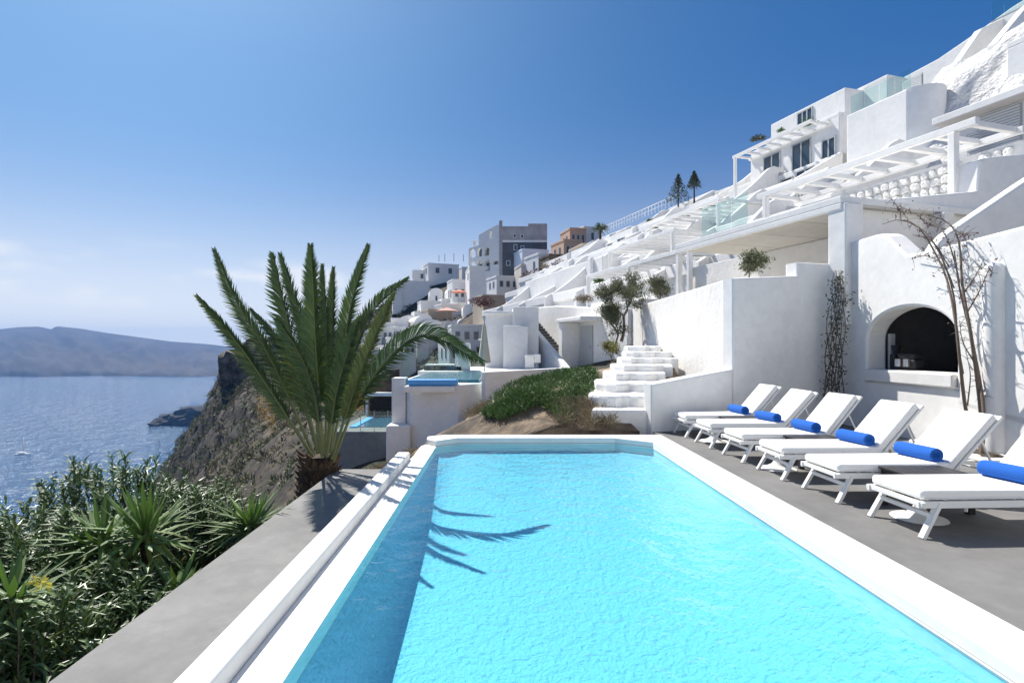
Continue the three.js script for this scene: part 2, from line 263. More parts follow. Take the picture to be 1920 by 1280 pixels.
// ------------------------------------------------------------------ pool, deck, ledge
const LX = -1.107, RX = 2.58, FZ = -9.9, NZ = 2.2, WY = -0.085;
const basin = [[LX, NZ], [LX, FZ + 0.35], [LX + 0.35, FZ], [RX - 0.55, FZ], [RX, FZ + 0.45], [RX, NZ]];
const flat = (pts, y) => new THREE.ShapeGeometry(new THREE.Shape(pts.map(([x, z]) => new THREE.Vector2(x, -z)))).rotateX(-Math.PI / 2).translate(0, y, 0);
const upright = (outer, inner, y0, y1, bevel = 0) => extrude(outer.map(([x, z]) => [x, -z]), y1 - y0, bevel, inner ? [inner.map(([x, z]) => [x, -z])] : []).rotateX(-Math.PI / 2).translate(0, y0, 0);
{
  const pool = thing('swimming_pool', 'long turquoise swimming pool with white rim beside the sun loungers', 'pool');
  const off = (k) => [[LX - k, NZ + k], [LX - k, FZ + 0.35 - k * 0.4], [LX + 0.35 - k * 0.4, FZ - k], [RX - 0.55 + k * 0.4, FZ - k], [RX + k, FZ + 0.45 - k * 0.4], [RX + k, NZ + k]];
  { // one rendered basin: steep at the left and the far end, a long coved slope on the deck side
    const nx = 70, nz = 130, pos = [], idx = [];
    for (let j = 0; j <= nz; j++) for (let i = 0; i <= nx; i++) {
      const x = LX + (RX - LX) * Math.pow(i / nx, 1.0), zf = FZ + (NZ - FZ) * j / nz, ch = Math.max(0, 0.35 - (x - LX)), cr = Math.max(0, (x - (RX - 0.55)) * 0.82), z = Math.max(zf, FZ + Math.max(ch, cr));
      const dl = Math.max(0, x - LX), dr = Math.max(0, RX - x), df = Math.max(0, z - FZ - Math.max(ch, cr)), dn = Math.max(0, NZ - z), k = (1 - Math.exp(-Math.pow(dl / 0.10, 1.2))) * (1 - Math.exp(-Math.pow(dr / 0.62, 1.15))) * (1 - Math.exp(-Math.pow(df / 3.2, 1.05))) * (1 - Math.exp(-Math.pow(dn / 0.1, 1.2)));
      pos.push(x, -0.2 - 0.73 * k + (k > 0.3 ? 0.012 * fbm(x * 1.7, z * 1.7, 3) : 0), z);
    }
    for (let j = 0; j < nz; j++) for (let i = 0; i < nx; i++) { const a = j * (nx + 1) + i; idx.push(a, a + nx + 1, a + 1, a + 1, a + nx + 1, a + nx + 2); }
    const g = new THREE.BufferGeometry(); g.setAttribute('position', new THREE.Float32BufferAttribute(pos, 3)); g.setIndex(idx); g.computeVertexNormals(); obj('basin', g, LINING, pool);
  }
  obj('shell', upright(off(0.258), off(0.002), -1.4, -0.064, 0.012), COPING, pool);
  // raised coping along the deck and across the far end
  const rim = [[RX + 0.37, NZ + 0.3], [RX + 0.37, FZ - 0.36], [LX + 0.1, FZ - 0.36], [LX - 0.2, FZ - 0.16], [LX - 0.18, FZ + 0.12], [LX, FZ + 0.33], [LX + 0.35, FZ], [RX - 0.55, FZ], [RX, FZ + 0.45], [RX, NZ + 0.3]];
  obj('coping', upright(rim, null, -0.0635, 0.03, 0.012), COPING, pool);
  obj('overflow_parapet', box(-1.547, -1.3655, -1.4, 0.05, -8.45, NZ + 0.3, 0.02), COPING, pool);
  const w = obj('water', flat(basin, WY), WATER, pool); tag(w, 'clear rippled pool water');
}
struct('deck', upright([[2.9505, 7], [2.9505, -10.9], [7.6, -12.3], [7.6, 7]], null, -0.6, 0), DECK);
struct('ledge', box(-2.55, -1.5475, -1.7, -0.26, -8.7, 3, 0.015), LEDGE);

// ------------------------------------------------------------------ the walls round the deck
const slantX = (t) => 2.92 + 4.38 * t, slantZ = (t) => -10.78 - 1.27 * t;
const S_ANG = Math.atan2(1.27, 4.38), S_LEN = Math.hypot(4.38, 1.27);
{
  const t = thing('end_wall', 'stepped white plaster wall closing the deck behind the last lounger', 'wall', [2.92, 0, -10.78], S_ANG);
  obj('low_wall', extrude([[0, -0.3], [1.86, -0.3], [1.86, 1.2], [0, 0.92]], 0.32, 0.04).translate(0, 0, -0.32), WHITE, t);
  obj('tall_wall', extrude([[1.861, -0.3], [S_LEN + 0.1, -0.3], [S_LEN + 0.1, 3.42], [3.47, 3.42], [3.47, 3.14], [1.861, 3.03]], 0.36, 0.045).translate(0, 0, -0.36), WHITE, t);
}
{
  const vf = thing('veranda_floor', 'raised white floor behind the rough sunlit wall', 'floor'); obj('slab', upright([[5.06, -12.1], [7.2, -12.7], [9.5, -13.2], [9.5, -20], [5.06, -20]], null, 1.7, 2.1), WHITE, vf);
  const t = thing('retaining_wall', 'rough sunlit white wall running back from the stepped end wall', 'wall');
  obj('wall', box(4.72, 5.05, -0.5, 3.06, -20.2, -11.68, 0.05), WHITE_ROUGH, t);
  obj('drainpipe', [tube([[4.66, 3.0, -20.1], [4.64, 2.2, -20.1], [4.64, 1.4, -20.1]], 0.09, 0.09, 8, 10), tube([[4.64, 2.0, -20.1], [4.64, 1.75, -20.1]], 0.13, 0.12, 4, 10)], WHITE, t);
}
{ // irregular whitewashed steps that climb along the retaining wall
  const t = thing('garden_steps', 'irregular whitewashed steps climbing beside the rough sunlit wall', 'steps');
  const r = rng(41);
  [[1.85, 3.1, 11.9, 0.66], [2.15, 3.5, 12.7, 0.86], [2.5, 3.8, 13.5, 1.04], [2.85, 4.2, 14.3, 1.2], [3.2, 4.6, 15.1, 1.36], [3.5, 4.7, 15.9, 1.52], [3.75, 4.7, 16.8, 1.68]].forEach(([x0, x1, d, y], i) => {
    const pts = []; for (let k = 0; k <= 8; k++) pts.push([x0 + (x1 - x0) * k / 8, d - 0.62 + 0.1 * Math.sin(k * 1.7 + i) + (k === 0 ? 0.3 : 0) + r() * 0.08]);
    pts.push([Math.min(4.7, x1 + 0.5), d + 1.0], [x0 + 0.15, d + 1.0]);
    obj('step', extrude(pts, y + 0.9, 0.06).rotateX(-Math.PI / 2).translate(0, -0.9, 0), WHITE, t);
  });
  obj('side_wall', extrude([[1.78, 10.95], [2.86, 10.95], [3.05, 11.2], [3.6, 12.2], [4.7, 12.2], [4.7, 14.5], [3.0, 13.4], [2.0, 12.0]], 1.42, 0.08).rotateX(-Math.PI / 2).translate(0, -1.0, 0), WHITE_ROUGH, t);
}
{ // wall with the arched serving hatch
  const X = 7.3, zOf = (u) => X * F / (u - CU), yOf = (u, v) => EYE + (CV - v) / F * zOf(u);
  const t = thing('bar_wall', 'white plaster wall with an arched serving hatch behind the loungers', 'wall', [X, 0, 0], Math.PI / 2);   // local x = -z, so x is the depth
  const top = [[1568, 461], [1610, 449], [1640, 440], [1652, 438], [1662, 442], [1699, 477], [1720, 474], [1821, 448], [1920, 422], [2300, 372]].map(([u, v]) => [zOf(u), yOf(u, v)]);
  const dL = 11.15, dR = 8.95, sill = 1.2;
  const outline = [[1.5, -0.3], [dL + 0.98, -0.3], ...top, [1.5, 3.0]];
  obj('wall', extrude(outline, 0.4, 0.05, [arch(dR, dL, sill - 0.24, 1.78, 2.36, 20), [[dR, 0.02], [dL - 0.28, 0.02], [dL - 0.28, sill - 0.26], [dR, sill - 0.26]]]).translate(0, 0, 0), WHITE, t);
  obj('counter', box(dR + 0.01, dL - 0.01, sill - 0.23, sill, -0.07, 0.62, 0.03), COPING, t);
  obj('niche_back', box(dR - 0.1, dL - 0.1, -0.1, sill - 0.23, 0.401, 0.55), WHITE, t);
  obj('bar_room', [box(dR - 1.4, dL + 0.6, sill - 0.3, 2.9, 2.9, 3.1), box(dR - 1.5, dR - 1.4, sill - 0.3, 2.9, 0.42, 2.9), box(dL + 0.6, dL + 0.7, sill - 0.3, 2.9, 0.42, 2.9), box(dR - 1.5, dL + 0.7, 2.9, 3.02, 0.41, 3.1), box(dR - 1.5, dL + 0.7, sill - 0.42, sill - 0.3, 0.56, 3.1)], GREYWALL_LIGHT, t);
  obj('back_door', box(dR - 0.3, dR + 0.55, sill - 0.3, 2.05, 2.82, 2.9), mat([0.05, 0.025, 0.018], { roughness: 0.6 }), t);
  obj('side_frame', box(dL - 0.1, dL - 0.02, sill, 1.9, 0.41, 0.5), FRAME, t);
  obj('pilaster', [new THREE.CapsuleGeometry(0.145, 3.0, 6, 14).translate(8.22, 1.24, -0.03)], WHITE, t);
  obj('plinth', box(8.0, 9.4, 0, 0.09, -0.45, -0.02, 0.03), WHITE, t);
}
{
  const c = thing('coffee_machine', 'small dark coffee machine on the serving hatch counter', 'machine', [7.72, 1.2, -10.55], 0.3);
  obj('body', [box(-0.14, 0.14, 0.02, 0.2, -0.2, 0.2, 0.03), box(-0.12, 0.12, 0.2, 0.32, -0.16, 0.16, 0.03)], DARK, c);
  obj('chrome_head', [new THREE.CylinderGeometry(0.05, 0.06, 0.14, 12).translate(-0.16, 0.14, 0.06), new THREE.CylinderGeometry(0.05, 0.06, 0.14, 12).translate(-0.16, 0.14, -0.1)], STEEL, c);
  const j = thing('grinder', 'tall dark grinder at the left of the serving hatch', 'machine', [7.75, 1.2, -10.95]);
  obj('body', [box(-0.08, 0.08, 0, 0.3, -0.08, 0.08, 0.02)], DARK, j); obj('hopper', new THREE.CylinderGeometry(0.09, 0.05, 0.17, 12).translate(0, 0.385, 0), DARK, j);
}
// walls that step up behind the bar wall
{
  const t = thing('upper_wall', 'tall shaded white wall above the arched hatch carrying the pergola terrace', 'wall');
  const o = new V3(7.05, 0, -12.35), px = (u, v) => { const n = new V3(-0.291, 0, -0.957), dir = P(u, v, 1).sub(camera.position), k = o.clone().sub(camera.position).dot(n) / dir.dot(n), p = camera.position.clone().addScaledVector(dir, k).sub(o); return [p.dot(Un), p.y]; };
  const pts = [px(1572, 480), px(1572, 384), px(1640, 382), px(1786, 368), px(1792, 366), px(1796, 312), px(1812, 306), px(1960, 292)].map((p) => p); pts.push([pts[pts.length - 1][0], 1.5], [pts[0][0], 1.5]);
  const g = extrude(pts, 0.5, 0.05); g.applyMatrix4(new THREE.Matrix4().makeBasis(Un, new V3(0, 1, 0), new V3(Un.z * -1, 0, Un.x).multiplyScalar(1)).setPosition(o));
  obj('wall', g, WHITE, t);
}
{
  const t = thing('stair_parapet', 'sloping white stair parapet rising behind the bar wall', 'wall', [0, 0, -10.6]);
  const q = (u, v) => [(u - CU) / F * 10.6, EYE + (CV - v) / F * 10.6];
  obj('wall', extrude([q(1762, 452), q(1778, 436), q(1920, 340), q(2100, 225), [11.8, 3.08], [8.0, 3.08]], 0.3, 0.06).translate(0, 0, -0.3), WHITE, t);
}

{ // the hotel goes on behind the viewpoint; its sunlit front brightens the shaded walls opposite
  struct('rear_terrace', box(-4, 2.95, -2, -0.02, 3.01, 7.5), LEDGE);
  const t = thing('rear_hotel', 'white hotel front facing the pool from its near end', 'house', [0, 0, 6.5]);
  obj('front', extrude([[-3.5, -1], [30, -1], [30, 22], [22, 22], [22, 17], [14, 17], [14, 13], [7, 13], [7, 9.6], [-3.5, 9.6]], 3, 0.05, [arch(-1.5, 0.3, 0.05, 2.0, 2.9), arch(2.4, 4.2, 0.05, 2.0, 2.9), [[-1.4, 3.7], [0.2, 3.7], [0.2, 5.2], [-1.4, 5.2]], [[2.5, 3.7], [4.1, 3.7], [4.1, 5.2], [2.5, 5.2]]]), WHITE, t);
  for (const [x0, x1, y0, y1] of [[-1.5, 0.3, 0.05, 2.9], [2.4, 4.2, 0.05, 2.9], [-1.4, 0.2, 3.7, 5.2], [2.5, 4.1, 3.7, 5.2]]) { const f = obj('window', [box(x0, x0 + 0.08, y0, y1, 0.3, 0.38), box(x1 - 0.08, x1, y0, y1, 0.3, 0.38), box((x0 + x1) / 2 - 0.05, (x0 + x1) / 2 + 0.05, y0, y1, 0.3, 0.38)], FRAME, t); obj('pane', box(x0, x1, y0, y1, 0.39, 0.41), PANE, f); }
}

// ------------------------------------------------------------------ loungers, towels, tables
function lounger(kind) {
  const t = new THREE.Group();
  for (const z of [-0.3, 0.3]) {
    obj('side_rail', [box(-0.06, 1.98, 0.255, 0.315, z - 0.02, z + 0.02, 0.006)], METALWHITE, t);
    obj('leg', bar([-0.03, 0, z * 1.04], [0.13, 0.29, z], 0.055, 0.035), METALWHITE, t);
    obj('leg', bar([1.86, 0, z * 1.04], [1.74, 0.29, z], 0.055, 0.035), METALWHITE, t);
  }
  obj('cross_bar', [box(0.05, 0.08, 0.17, 0.21, -0.3, 0.3, 0.006), box(-0.05, -0.01, 0.27, 0.31, -0.34, 0.34, 0.006)], METALWHITE, t);
  for (let k = 0; k < 7; k++) obj('slat', box(0.08 + k * 0.17, 0.16 + k * 0.17, 0.295, 0.312, -0.28, 0.28, 0.004), METALWHITE, t);
  const soft = (L, W, h, seed) => { const g = new RoundedBoxGeometry(L, h, W, 5, 0.03), p = g.attributes.position; for (let i = 0; i < p.count; i++) { const x = p.getX(i), y = p.getY(i), z = p.getZ(i); p.setY(i, y + (y > 0 ? 0.02 : 0.004) * fbm(x * 4 + seed, z * 4, 3) * 2); p.setZ(i, z + 0.02 * fbm(x * 6, y * 9 + seed, 3) * Math.sign(z)); } g.computeVertexNormals(); return g; };
  const s = obj('seat_cushion', soft(1.25, 0.62, 0.085, 3 + kind * 5).translate(0.6, 0.362, 0), CUSHION, t);
  obj('piping', [tube([[-0.02, 0.335, 0.312], [0.6, 0.337, 0.318], [1.2, 0.335, 0.312]], 0.006, 0.006, 10, 5)], CUSHION, s);
  const back = new THREE.Group(); back.name = 'backrest'; back.position.set(1.2, 0.32, 0); back.rotation.z = [0.86, 0.83, 0.89][kind]; t.add(back);
  obj('back_cushion', soft(0.74, 0.62, 0.085, 9 + kind * 7).translate(0.38, 0.045, 0), CUSHION, back);
  obj('back_frame', [box(0, 0.79, -0.03, 0, -0.315, -0.275, 0.006), box(0, 0.79, -0.03, 0, 0.275, 0.315, 0.006), box(0.75, 0.79, -0.03, 0, -0.3, 0.3, 0.006), box(0.3, 0.36, -0.025, -0.003, -0.3, 0.3), box(0.5, 0.56, -0.025, -0.003, -0.3, 0.3)], METALWHITE, back);
  obj('support_strut', [bar([1.55, 0.68, -0.24], [1.74, 0.29, -0.24], 0.02), bar([1.55, 0.68, 0.24], [1.74, 0.29, 0.24], 0.02), bar([1.74, 0.29, -0.26], [1.74, 0.29, 0.26], 0.02)], METALWHITE, t);
  obj('tie', bar([1.17, 0.33, 0.3], [1.2, 0.26, 0.33], 0.025, 0.006), CUSHION, t); obj('tie', bar([0.42, 0.3, 0.25], [0.4, 0.21, 0.27], 0.03, 0.006), CUSHION, t);
  return t;
}
function towel() {
  const t = new THREE.Group(), R = 0.077, L = 0.5, prof = [[0.004, -L / 2 + 0.015], [R * 0.6, -L / 2 + 0.004], [R * 0.93, -L / 2], [R, -L / 2 + 0.02], [R * 1.01, 0], [R, L / 2 - 0.02], [R * 0.93, L / 2], [R * 0.6, L / 2 - 0.004], [0.004, L / 2 - 0.015]];
  const g = new THREE.LatheGeometry(prof.map((p) => new THREE.Vector2(...p)), 28).rotateX(Math.PI / 2), p = g.attributes.position;
  for (let i = 0; i < p.count; i++) { const x = p.getX(i), y = p.getY(i), z = p.getZ(i), k = 1 + 0.07 * fbm(Math.atan2(y, x) * 1.2, z * 7, 3); p.setXYZ(i, x * k, y * k * 0.97, z); }
  g.computeVertexNormals(); obj('roll', g, TOWEL, t);
  for (const s of [-1, 1]) { const pts = []; for (let k = 0; k <= 40; k++) { const a = k / 40 * Math.PI * 5.2, rr = 0.008 + (R - 0.016) * k / 40; pts.push([Math.cos(a) * rr, Math.sin(a) * rr * 0.97, s * (L / 2 - 0.004)]); } obj('spiral_edge', tube(pts, 0.006, 0.006, 90, 5), TOWEL, t); }
  obj('flap', [box(-0.07, 0.07, -R - 0.004, -R + 0.01, -L / 2 + 0.01, L / 2 - 0.01, 0.006).translate(0.05, 0.006, 0)], TOWEL, t);
  return t;
}
const order = ['beside the stepped end wall, half in its shade', 'second from the stepped end wall', 'third from the stepped end wall', 'fourth from the stepped end wall', 'fifth from the stepped end wall', 'farthest from the stepped end wall'];
const spots = [[3.37, 10.42], [3.40, 9.32], [3.43, 8.2], [3.47, 7.15], [3.54, 6.15], [3.60, 5.07]];
{
  const protos = [0, 1, 2].map(lounger), tw = towel();
  spots.forEach(([x, d], i) => {
    const l = protos[i % 3].clone(); l.name = numbered('sun_lounger'); l.position.set(x, 0, -d); l.rotation.y = 0.03 + 0.012 * ((i * 7) % 3 - 1); scene.add(l);
    tag(l, `white cushioned sun lounger ${order[i]}`, 'sun lounger', 'sun loungers in a row on the deck');
    const w = tw.clone(); w.name = numbered('rolled_towel'); const a = l.rotation.y; w.position.set(x + 1.07 * Math.cos(a), 0.479, -d - 1.07 * Math.sin(a)); w.rotation.set(0, a + [0.10, 0.16, 0.05, 0.12, 0.08, 0.14][i], [0, 0.25, -0.2, 0.3, 0.1, -0.15][i]); scene.add(w);
    tag(w, `rolled blue towel on the lounger ${order[i].replace(', half in its shade', '')}`, 'towel', 'rolled towels on the loungers');
  });
}
{
  const tb = new THREE.Group();
  for (let k = 0; k < 5; k++) obj('slat', box(0.0 + k * 0.132, 0.126 + k * 0.132, 0.365, 0.39, -0.22, 0.22, 0.004), DARKWOOD, tb);
  obj('apron', [box(0.02, 0.64, 0.30, 0.364, -0.2, -0.18), box(0.02, 0.64, 0.30, 0.364, 0.18, 0.2), box(0.02, 0.04, 0.30, 0.364, -0.179, 0.179), box(0.62, 0.64, 0.30, 0.364, -0.179, 0.179)], DARKWOOD, tb);
  for (const [x, z] of [[0.03, -0.18], [0.03, 0.18], [0.63, -0.18], [0.63, 0.18]]) obj('leg', box(x - 0.03, x + 0.03, 0, 0.3, z - 0.03, z + 0.03, 0.004), DARKWOOD, tb);
  [[3.95, 5.62, 'dark slatted side table between the two loungers farthest from the end wall'], [4.0, 7.68, 'dark slatted side table between the third and fourth loungers'], [3.95, 9.88, 'dark slatted side table between the two loungers nearest the end wall']].forEach(([x, d, label]) => {
    const c = tb.clone(); c.name = numbered('side_table'); c.position.set(x, 0, -d); c.rotation.y = 0.03; scene.add(c); tag(c, label, 'side table', 'dark side tables between the loungers'); });
  const um = new THREE.Group(), prof = [[0.001, 0.2], [0.035, 0.2], [0.04, 0.13], [0.07, 0.07], [0.15, 0.025], [0.23, 0.012], [0.235, 0], [0.001, 0]];
  obj('foot', new THREE.LatheGeometry(prof.map((p) => new THREE.Vector2(...p)), 24), METALWHITE, um); obj('socket', new THREE.CylinderGeometry(0.026, 0.026, 0.1, 12).translate(0, 0.24, 0), STEEL, um);
  [[3.98, 5.32, 'white flared parasol foot under the lounger farthest from the end wall'], [3.72, 7.5, 'white flared parasol foot between the third and fourth loungers'], [3.7, 9.7, 'white flared parasol foot between the first and second loungers']].forEach(([x, d, label]) => {
    const c = um.clone(); c.name = numbered('parasol_foot'); c.position.set(x, 0, -d); scene.add(c); tag(c, label, 'parasol base', 'parasol feet on the deck'); });
}

// ------------------------------------------------------------------ leaves
function blades(list, mat, name, parent, seed = 1, tint = 0.25) {   // list of [base V3, direction V3 (length included), width, side V3, bend]
  const n = list.length, pos = new Float32Array(n * 18 * 3), col = new Float32Array(n * 18 * 3), r = rng(seed); let k = 0;
  const m = new V3(), tip = new V3(), mid = new V3(), s = new V3(), nrm = new V3();
  for (const [b, dir, w, side, bend = 0.12, c0] of list) {
    const L = dir.length(); s.copy(side).normalize().multiplyScalar(w / 2); nrm.copy(side).cross(dir).normalize();
    m.copy(b).addScaledVector(dir, 0.45).addScaledVector(nrm, L * bend * 0.5).add(new V3(0, L * bend * 0.35, 0)); tip.copy(b).add(dir).add(new V3(0, -L * bend, 0));
    const ml = m.clone().sub(s), mr = m.clone().add(s), keel = nrm.clone().multiplyScalar(-w * 0.18), bl = b.clone().addScaledVector(s, -0.45), br = b.clone().addScaledVector(s, 0.45), mk = m.clone().add(keel);
    const tris = [bl, mk, ml, bl, b, mk, b, br, mk, br, mr, mk, ml, mk, tip, mk, mr, tip];
    const f = 1 + tint * (r() - 0.5) * 2, c = c0 || [1, 1, 1];
    for (const q of tris) { pos[k * 3] = q.x; pos[k * 3 + 1] = q.y; pos[k * 3 + 2] = q.z; col[k * 3] = f * c[0]; col[k * 3 + 1] = f * c[1]; col[k * 3 + 2] = f * c[2]; k++; }
  }
  const g = new THREE.BufferGeometry(); g.setAttribute('position', new THREE.BufferAttribute(pos, 3)); g.setAttribute('color', new THREE.BufferAttribute(col, 3)); g.computeVertexNormals();
  return obj(name, g, mat, parent);
}
const randDir = (r) => { const a = r() * Math.PI * 2, z = r() * 2 - 1, s = Math.sqrt(1 - z * z); return new V3(s * Math.cos(a), z, s * Math.sin(a)); };
{ // the palm
  const t = thing('date_palm', 'young date palm with arching feathered fronds beside the pool ledge', 'palm tree'), D = 8.5, base = P(597, 890, D);
  const tr = []; { const g = new THREE.CylinderGeometry(0.26, 0.36, 1.3, 22, 10), p = g.attributes.position; for (let i = 0; i < p.count; i++) { const x = p.getX(i), y = p.getY(i), z = p.getZ(i), k = 1 + 0.22 * fbm(Math.atan2(z, x) * 3, y * 7, 3); p.setXYZ(i, x * k, y, z * k); } g.computeVertexNormals(); tr.push(g.translate(base.x, base.y - 0.35, base.z)); }
  obj('trunk', tr, BARK, t);
  const r = rng(77), stubs = [];
  for (let k = 0; k < 120; k++) { const a = k * 2.399, y = -0.8 + 1.1 * k / 120, rr = 0.34 - 0.07 * k / 120; const b = new V3(base.x + Math.cos(a) * rr * 0.8, base.y + y, base.z + Math.sin(a) * rr * 0.8), o = new V3(Math.cos(a) * 0.14, 0.13 + r() * 0.06, Math.sin(a) * 0.14);
    const g = new THREE.ConeGeometry(0.06, 0.19, 5), m = new THREE.Matrix4().makeBasis(...(() => { const y1 = o.clone().normalize(), x1 = new V3(-Math.sin(a), 0, Math.cos(a)), z1 = x1.clone().cross(y1); return [x1, y1, z1]; })()).setPosition(b.add(o.multiplyScalar(0.4))); stubs.push(g.applyMatrix4(m)); }
  obj('leaf_stubs', stubs, mat([0.36, 0.23, 0.13], { map: retex(tRock, 1 / 0.3) }), t);
  // fronds: base, two points on the way, tip (pixels and depth), leaflet length
  const fr = [
    [[590, 862, 8.4], [478, 690, 8.1], [420, 612, 7.9], [371, 556, 7.8], 0.34], [[588, 852, 8.5], [505, 670, 8.5], [440, 560, 8.5], [403, 470, 8.5], 0.42], [[596, 850, 8.3], [553, 660, 7.9], [527, 550, 7.7], [513, 480, 7.6], 0.52],
    [[600, 850, 8.7], [575, 640, 8.9], [548, 545, 9.0], [527, 478, 9.1], 0.45], [[606, 850, 8.3], [592, 660, 8.0], [587, 550, 7.9], [583, 463, 7.8], 0.5], [[610, 850, 8.6], [612, 680, 8.8], [611, 590, 8.9], [606, 500, 9.0], 0.42],
    [[614, 850, 8.7], [622, 680, 9.0], [624, 590, 9.1], [626, 505, 9.2], 0.4], [[618, 852, 8.5], [640, 680, 8.6], [658, 570, 8.6], [690, 462, 8.6], 0.42], [[620, 852, 8.7], [662, 670, 9.1], [705, 575, 9.3], [764, 524, 9.4], 0.46],
    [[622, 860, 8.2], [668, 720, 7.9], [703, 630, 7.8], [738, 552, 7.7], 0.36], [[624, 866, 8.4], [690, 720, 8.3], [790, 628, 8.3], [902, 678, 8.3], 0.5], [[604, 856, 8.0], [590, 740, 7.6], [560, 660, 7.3], [520, 600, 7.1], 0.34], [[612, 856, 8.0], [630, 740, 7.6], [650, 665, 7.4], [672, 600, 7.2], 0.36], [[598, 856, 8.9], [556, 720, 9.3], [520, 640, 9.6], [470, 580, 9.8], 0.36],
  ];
  fr.forEach((f, fi) => {
    const c = new THREE.CatmullRomCurve3(f.slice(0, 4).map(([u, v, d]) => P(u, v, d))), Lmax = f[4], list = [], N = 112, one = new THREE.Group(); one.name = 'frond'; t.add(one);
    const face = new V3(0.25 * Math.sin(fi * 2.1), 0.15, 1).normalize();
    for (let k = 28; k <= N; k++) {
      const s = k / N, p = c.getPointAt(s), tan = c.getTangentAt(s), side = tan.clone().cross(face).normalize(), nor = side.clone().cross(tan).normalize();
      const L = 0.84 * Lmax * Math.pow(Math.sin(Math.PI * Math.min(1, 0.02 + s * 0.93)), 0.75) * (0.9 + 0.2 * r()), open = 0.72 - 0.32 * s;
      for (const q of [-1, 1]) { const dir = tan.clone().multiplyScalar(Math.cos(open) + 0.1 * (r() - 0.5)).addScaledVector(side, q * Math.sin(open)).addScaledVector(nor, 0.30 + 0.3 * (r() - 0.5)).normalize().multiplyScalar(L);
        const y = fi === 9 ? [2.1, 1.5, 1.3] : r() < 0.04 ? [2.2, 1.5, 1] : [1, 1, 1]; list.push([p.clone(), dir, 0.034, tan.clone().cross(dir).cross(dir).normalize().addScaledVector(nor, 0.3), 0.10 + 0.1 * r(), y]); }
    }
    blades(list, PALMLEAF, 'leaflets', one, fi + 3, 0.3);
    obj('stalk', tube([0, 0.25, 0.5, 0.75, 1].map((s) => c.getPointAt(s)), 0.026, 0.005, 24, 6), mat([0.19, 0.2, 0.075], { roughness: 0.6 }), one);
  });
  const fl = []; for (let k = 0; k < 160; k++) { const s = k % 2 ? [500, 735] : [668, 715]; const b = P(s[0] + (r() - 0.5) * 26, s[1] + r() * 50, 8.2 + r() * 0.3); fl.push([b, randDir(r).multiplyScalar(0.16).add(new V3(0, -0.1, 0)), 0.012, randDir(r), 0.2]); }
  blades(fl, leafMat([0.42, 0.24, 0.03]), 'flower_strands', t, 9);
}
function yucca(u, v, d, R, n, label, seed, trunk = 0.5) {
  const p = P(u, v, d), t = thing('yucca', label, 'plant', p.toArray(), 0, 'sword-leaved yuccas beside the ledge'), r = rng(seed), list = [];
  for (let k = 0; k < n; k++) { const q = randDir(r); q.y = q.y * 0.75 + 0.28; q.normalize(); const L = R * (0.75 + 0.4 * r()) * (q.y < -0.1 ? 0.8 : 1); list.push([new V3(q.x * 0.03, -0.12 + 0.16 * r(), q.z * 0.03), q.clone().multiplyScalar(L), 0.052, new V3(q.z, 0.05, -q.x).normalize(), 0.03 + 0.2 * r() * (q.y < 0.2 ? 1.4 : 0.4), q.y < -0.15 ? [1.2, 0.9, 0.7] : [1, 1, 1]]); }
  blades(list, YUCCALEAF, 'leaves', t, seed, 0.3);
  obj('stem', tube([[0, 0, 0], [0.03, -trunk * 0.5, 0], [0, -trunk - 1.2, 0.02]], 0.05, 0.06, 6, 7), BARK, t);
}
yucca(470, 985, 6.5, 0.6, 110, 'bright green yucca rosette rising alone nearest the palm', 5);
yucca(272, 1000, 5.3, 0.58, 100, 'wide yucca rosette amid the oleander with drooping lower leaves', 6);
yucca(190, 1010, 5.2, 0.5, 70, 'smaller yucca rosette beside the wide one amid the oleander', 7);
yucca(20, 1120, 3.9, 0.4, 60, 'yucca rosette with long blades below the yellow oleander flowers', 8);
yucca(130, 1235, 4.1, 0.36, 60, 'low dark yucca clump in the shade of the oleander', 9);
yucca(330, 1110, 5.0, 0.4, 60, 'low yucca clump against the grey ledge', 10);
function oleander(cu, cv, d, rx, ry, rz, n, label, seed) {
  const c = P(cu, cv, d), t = thing('oleander_bush', label, 'bush', [0, 0, 0], 0, 'oleander bushes beside the ledge'), r = rng(seed), list = [], stems = [];
  for (let k = 0; k < n; k++) {
    const q = randDir(r), rad = Math.pow(r(), 0.4), tip = new V3(c.x + q.x * rx * rad, c.y + q.y * ry * rad + 0.1 * fbm(q.x * 5, q.z * 5), c.z + q.z * rz * rad), root = new V3(c.x + q.x * rx * 0.25, c.y - ry - 0.5, c.z + q.z * rz * 0.25);
    if (tip.x > -2.62) tip.x = -2.62 - r() * 0.3;
    const up = tip.clone().sub(root).normalize().lerp(new V3(0, 1, 0), 0.5).normalize();
    if (k % 3 === 0) stems.push(tube([root, root.clone().lerp(tip, 0.6).add(new V3(q.x * 0.1, 0.05, q.z * 0.1)), tip], 0.011, 0.004, 5, 4));
    const whorl = 13 + Math.floor(r() * 7);
    for (let m = 0; m < whorl; m++) { const a = m * 2.4 + r(), el = 0.2 + 0.75 * r(), dir = new V3(Math.cos(a) * Math.cos(el), 0, Math.sin(a) * Math.cos(el)).addScaledVector(up, Math.sin(el) + 0.1).normalize(), L = 0.13 + 0.08 * r();
      list.push([tip.clone().addScaledVector(up, -0.3 * m / whorl), dir.multiplyScalar(L), 0.027, new V3(-Math.sin(a), 0.2, Math.cos(a)), 0.08 + 0.12 * r(), r() < 0.03 ? [2, 1.5, 1] : [1, 1, 1]]); }
  }
  blades(list, OLEANDER, 'foliage', t, seed, 0.35); obj('stems', stems, TWIG, t);
  return t;
}
oleander(235, 985, 6.9, 1.2, 0.95, 0.8, 430, 'tall oleander bush standing against the sea', 21);
oleander(385, 985, 7.4, 0.8, 0.62, 0.6, 240, 'oleander bush next to the lone yucca', 22);
